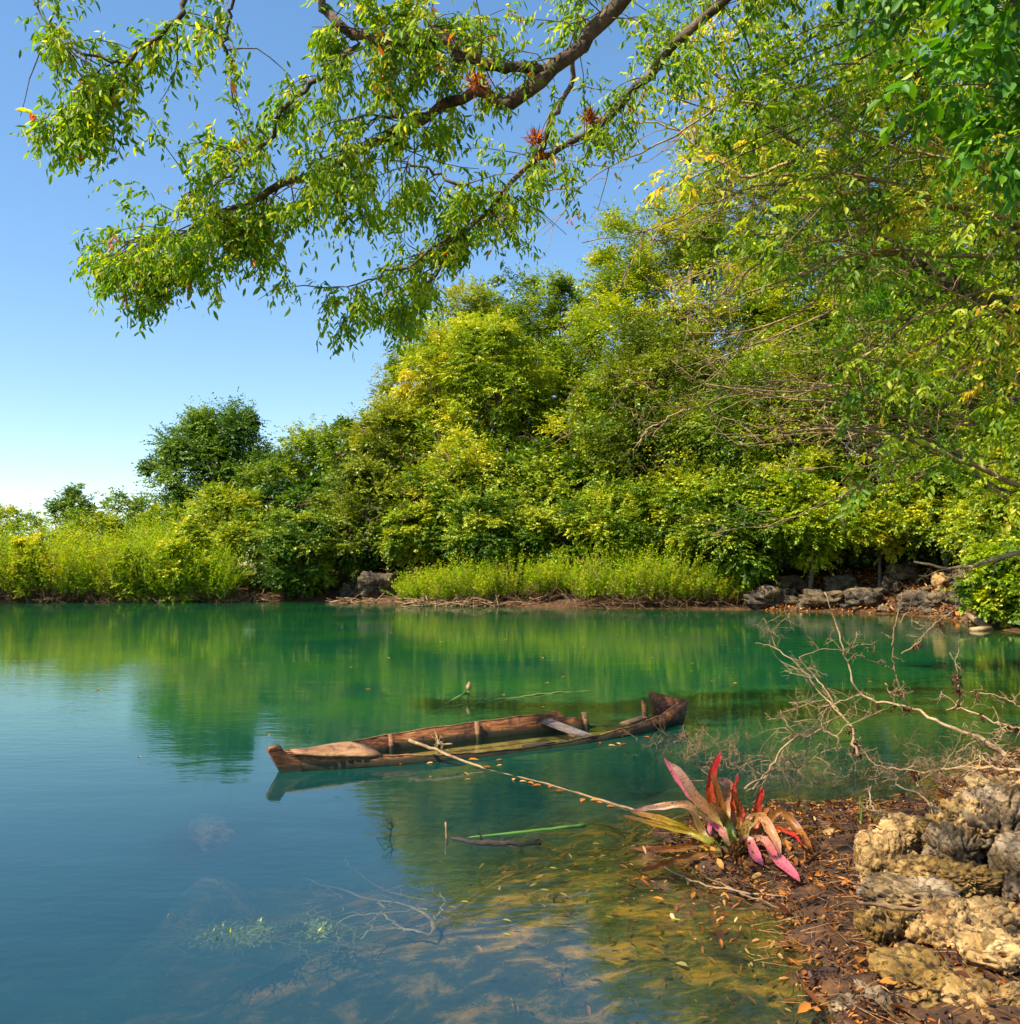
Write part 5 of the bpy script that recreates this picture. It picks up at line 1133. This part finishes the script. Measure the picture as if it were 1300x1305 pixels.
# ------------------------------------------------------------------ leaf litter, floating leaves, weeds
def scatter_litter(name, label, n, gen, mat, L=(.03, .085), asp=(.35, .6), lift=.012, kind='stuff', tnt=(.0, 1.), tilt=.35):
    P = gen(n); n = len(P)
    D = rs.normal(size=(n, 3)); D[:, 2] *= tilt; N_ = np.array([0, 0, 1.]) + rs.normal(size=(n, 3))*tilt
    Ls = rs.uniform(*L, n); V, Fc, k_ = leaf_arrays(P, D, N_, Ls, Ls*rs.uniform(*asp, n), True)
    o = mesh_np(name, V, Fc, M[mat], tint=np.repeat(np.clip(rs.uniform(*tnt, n), 0, 1), 2)); tag(o, label, 'leaf litter', kind=kind); return o
def gen_land(n):
    x = rs.uniform(.6, 7.5, n*9); y = rs.uniform(2.6, 8.6, n*9)
    d_ = sdist(x[None], y[None])[0]; k_ = (d_ > -.06) & (d_ < 3.5) & (rs.rand(len(x)) < np.clip(1.2-d_*.5, .2, 1)*np.clip(.75+.5*np.sin(x*5.1+y*3)*np.sin(y*7.7-x*2.1)+.35*np.sin(x*13+y*11), .08, 1)); x, y, = x[k_][:n], y[k_][:n]
    z = ground_h(x[None], y[None])[0]; return np.stack([x, y, np.maximum(z, -.005)+rs.uniform(0, .03, len(x))], 1)
scatter_litter('leaf_litter', 'orange and brown fallen leaves covering the muddy shore', 30000, gen_land, 'litter', (.010, .045), asp=(.12, .55), tnt=(-.5, .95), tilt=.6)
scatter_litter('leaf_litter', 'larger curled orange leaves lying over the muddy shore', 1500, gen_land, 'litter', (.04, .10), asp=(.25, .6), tnt=(.2, 1.), tilt=.5)
def gen_bed(n):
    x = rs.uniform(-.6, 3.6, n*8); y = rs.uniform(3.2, 7.4, n*8); d_ = sdist(x[None], y[None])[0]; k_ = (d_ < -.02) & (d_ > -1.6) & (rs.rand(len(x)) < np.exp(d_*1.4)*.9); x, y = x[k_][:n], y[k_][:n]
    z = ground_h(x[None], y[None])[0]; return np.stack([x, y, z+rs.uniform(.0, .04, len(x))], 1)
scatter_litter('sunken_litter', 'sunken yellow and brown leaves on the shallow lake bed', 1700, gen_bed, 'litter', (.012, .07), asp=(.1, .4), tnt=(.3, 1.))
def straw(n):
    mb = MB()
    for _ in range(n):
        for _t in range(20):
            x, y = rs.uniform(.7, 3.6), rs.uniform(3.4, 7)
            d_ = float(sdist(np.array([[x]]), np.array([[y]]))[0, 0])
            if -.12 < d_ < .9: break
        z = max(gz(x, y), 0)+rs.uniform(.005, .03); a_ = rs.normal()*.5 + (.2 if rs.rand() < .7 else 1.8); L_ = rs.uniform(.06, .3); v = np.array([math.cos(a_), math.sin(a_), rs.normal()*.06])*L_/2
        c = np.array([x, y, z]); mb.tube([c-v, c+rs.normal(size=3)*.01, c+v], [.0022, .0015], 3)
    o = mb.build('straw_litter', M['straw_wood']); tag(o, 'dry straw and thin twigs strewn over the fallen leaves', 'straw', kind='stuff')
M['straw_wood'] = bark_mat('straw wood', (.12, .04, .008), (.50, .26, .08), 8)
straw(520)
def gen_far(n):
    px_ = rs.uniform(960, 1270, n*3); Yq = rs.uniform(26, 38, n*3); x = (px_-650)/F*Yq; d_ = sdist(x[None], Yq[None])[0]; k_ = (d_ > .05) & (d_ < 5); x, y = x[k_][:n], Yq[k_][:n]
    return np.stack([x, y, ground_h(x[None], y[None])[0]+rs.uniform(.01, .06, len(x))], 1)
scatter_litter('leaf_litter', 'pale brown leaves scattered over the stony far bank', 5000, gen_far, 'litter', (.06, .2), asp=(.3, .7), tnt=(.2, 1.), tilt=.6)
stick('cane', 'thin pale cane lying over the mud below the red plant', [gr(848, 1106, .03), gr(905, 1130, .04), gr(1000, 1142, .05)], [.004, .006, .004], M['deadwood'], 'cane')
stick('cane', 'bent brown cane crossing under the pale cane', [gr(900, 1118, .03), gr(950, 1140, .04), gr(995, 1158, .03)], [.004, .005, .004], M['deadwood_red'], 'cane')
stick('stick', 'brown stick lying across the grey hump of the rock pile', [at(1095, 1150, 4.1), at(1140, 1156, 4.15), at(1200, 1161, 4.2)], [.007, .010, .009], M['deadwood_red'], 'stick')
stick('cane', 'yellow stalk lying over the leaves right of the red plant', [gr(1010, 1058, .06), gr(1060, 1042, .05), gr(1090, 1036, .04)], [.006, .008, .005], M['straw_wood'], 'cane')

# floating leaves, each one a thing
fm = M['litter']
spots = [(450, 850), (465, 878), (720, 862), (700, 870), (640, 885), (880, 845), (880, 855), (1105, 868), (344, 936), (178, 965), (560, 818), (612, 812), (745, 825), (830, 838), (905, 868), (1030, 795), (1060, 800), (495, 838), (690, 900), (760, 905), (590, 985), (548, 990), (600, 993), (205, 840), (120, 880), (645, 815), (690, 838), (940, 870), (1005, 830), (500, 806), (590, 800), (785, 808), (850, 812)]
for (x, y) in spots:
    c = gr(x, y, .004); s_l = rs.uniform(.04, .075)*(1 if y > 900 else 1.5)
    V, Fc, k_ = leaf_arrays(np.zeros((1, 3)), np.array([[math.cos(x), math.sin(x), .05]]), np.array([[0, .1, 1.]]), [s_l], [s_l*.5], True)
    o = mesh_np('floating_leaf', V, Fc, fm, tint=[.9+.1*math.sin(x)]*2); o.location = tuple(c); tag(o, 'tiny dry leaf floating on the open water', 'leaf', 'dry leaves floating on the open water')
for (x, y) in [(612, 958), (640, 975), (625, 978), (655, 992), (672, 997), (690, 1001), (700, 1004), (668, 993), (745, 1018), (760, 1022), (773, 1028), (752, 1020), (765, 948), (775, 950), (785, 947), (792, 949), (828, 940), (640, 968), (512, 974), (552, 972), (597, 968), (662, 996), (708, 1008)]:
    c = gr(x, y, .008); s_l = rs.uniform(.05, .10)
    V, Fc, k_ = leaf_arrays(np.zeros((1, 3)), np.array([[math.cos(x*3), math.sin(x*3)*.6, .1]]), np.array([[0, -.2, 1.]]), [s_l], [s_l*.45], True)
    o = mesh_np('floating_leaf', V, Fc, fm, tint=[rs.uniform(.5, 1)]*2); o.location = tuple(c); tag(o, 'orange dead leaf drifting beside the canoe or the floating cane', 'leaf', 'orange leaves along the canoe and cane')
for (x, y) in [(587, 1149), (770, 1168), (688, 1134), (640, 1190), (855, 1172), (700, 1106), (755, 1075), (640, 1172)]:
    c = gr(x, y, .004); s_l = rs.uniform(.04, .075)
    V, Fc, k_ = leaf_arrays(np.zeros((1, 3)), np.array([[1, .2*math.sin(x), .02]]), np.array([[0, .1, 1.]]), [s_l], [s_l*.35], True)
    o = mesh_np('floating_leaf', V, Fc, M['weed'], tint=[rs.uniform(.7, 1)]*2); o.location = tuple(c); tag(o, 'yellow leaf floating on the dark water at the lower middle', 'leaf', 'yellow leaves on the dark near water')

# sunken branches and weed in the lower left
sk = MB()
def sink(pts, R): 
    sk.tube(resample([gr(x, y, -.05) for x, y in pts], 16)+rs.normal(size=(16, 3))*.01, R, 5, .1)
sink([(380, 1120), (430, 1135), (480, 1150), (530, 1160), (552, 1180), (548, 1196), (520, 1188), (470, 1192)], [.006, .012, .014, .012, .006])
sink([(480, 1150), (500, 1180), (520, 1190)], [.008, .006]); sink([(440, 1095), (455, 1115), (500, 1140), (540, 1150)], [.004, .008])
sink([(410, 1190), (450, 1170), (500, 1165), (545, 1160)], [.005, .009]); sink([(460, 1200), (480, 1185), (540, 1192)], [.005, .006]); sink([(552, 1180), (565, 1150), (562, 1140)], [.008, .004])
for _ in range(26):
    grow(sk, gr(rs.uniform(400, 555), rs.uniform(1125, 1198), -.05), unit(rs.normal(size=3)*[1, 1, .1]), rs.uniform(.12, .3), .004, 2, curl=.3)
for v_a in sk.v: v_a[:, 2] = -.035 + (v_a[:, 2]+.05)*.12
tag(sk.build('sunken_branch', M['deadwood']), 'pale forked branch lying just under the water in the lower middle', 'branch')
sk = MB(); 
for _ in range(60):
    q_ = gr(rs.uniform(205, 420), 1195+rs.normal()*9 - rs.rand()*8, -.04); grow(sk, q_, unit(rs.normal(size=3)*[1, 1, .1]+[.6, .1, 0]), rs.uniform(.12, .35), .004, 1)
wr = empty('water_weed', tuple(gr(310, 1195, -.04))); tag(wr, 'yellow-green water weed just under the surface at the bottom left', 'water weed')
for v_a in sk.v: v_a[:, 2] = -.03 + (v_a[:, 2]+.04)*.12
sk.build('stem', ymat, wr, off=wr.location)
n = 900; cl_ = rs.randint(0, 14, n); cx_ = rs.uniform(208, 420, 14); PX = cx_[cl_] + rs.normal(size=n)*9; PY = 1196 - (PX-205)*.05 + (cl_ % 5 - 2)*3 + rs.normal(size=n)*4.5; C = np.array([gr(a_, b_, -.02) for a_, b_ in zip(PX, PY)]); D = rs.normal(size=(n, 3))*[1, 1, .3]
V, Fc, k_ = leaf_arrays(C, D, np.array([0, 0, 1.])+rs.normal(size=(n, 3))*.3, rs.uniform(.02, .045, n), rs.uniform(.01, .02, n)); mesh_np('leaves', V, Fc, M['weed'], wr, tint=rs.uniform(.3, 1, n), off=wr.location)
sr = boulder('pale sunken rock seen through the blue water at left', gr(270, 1060, -.22), (.16, .3, .12), .6, M['rock'], sub=4, rough=.2, seed=4, name='sunken_rock')
print('total polys', sum(len(o.data.polygons) for o in scene.objects if o.type == 'MESH'))
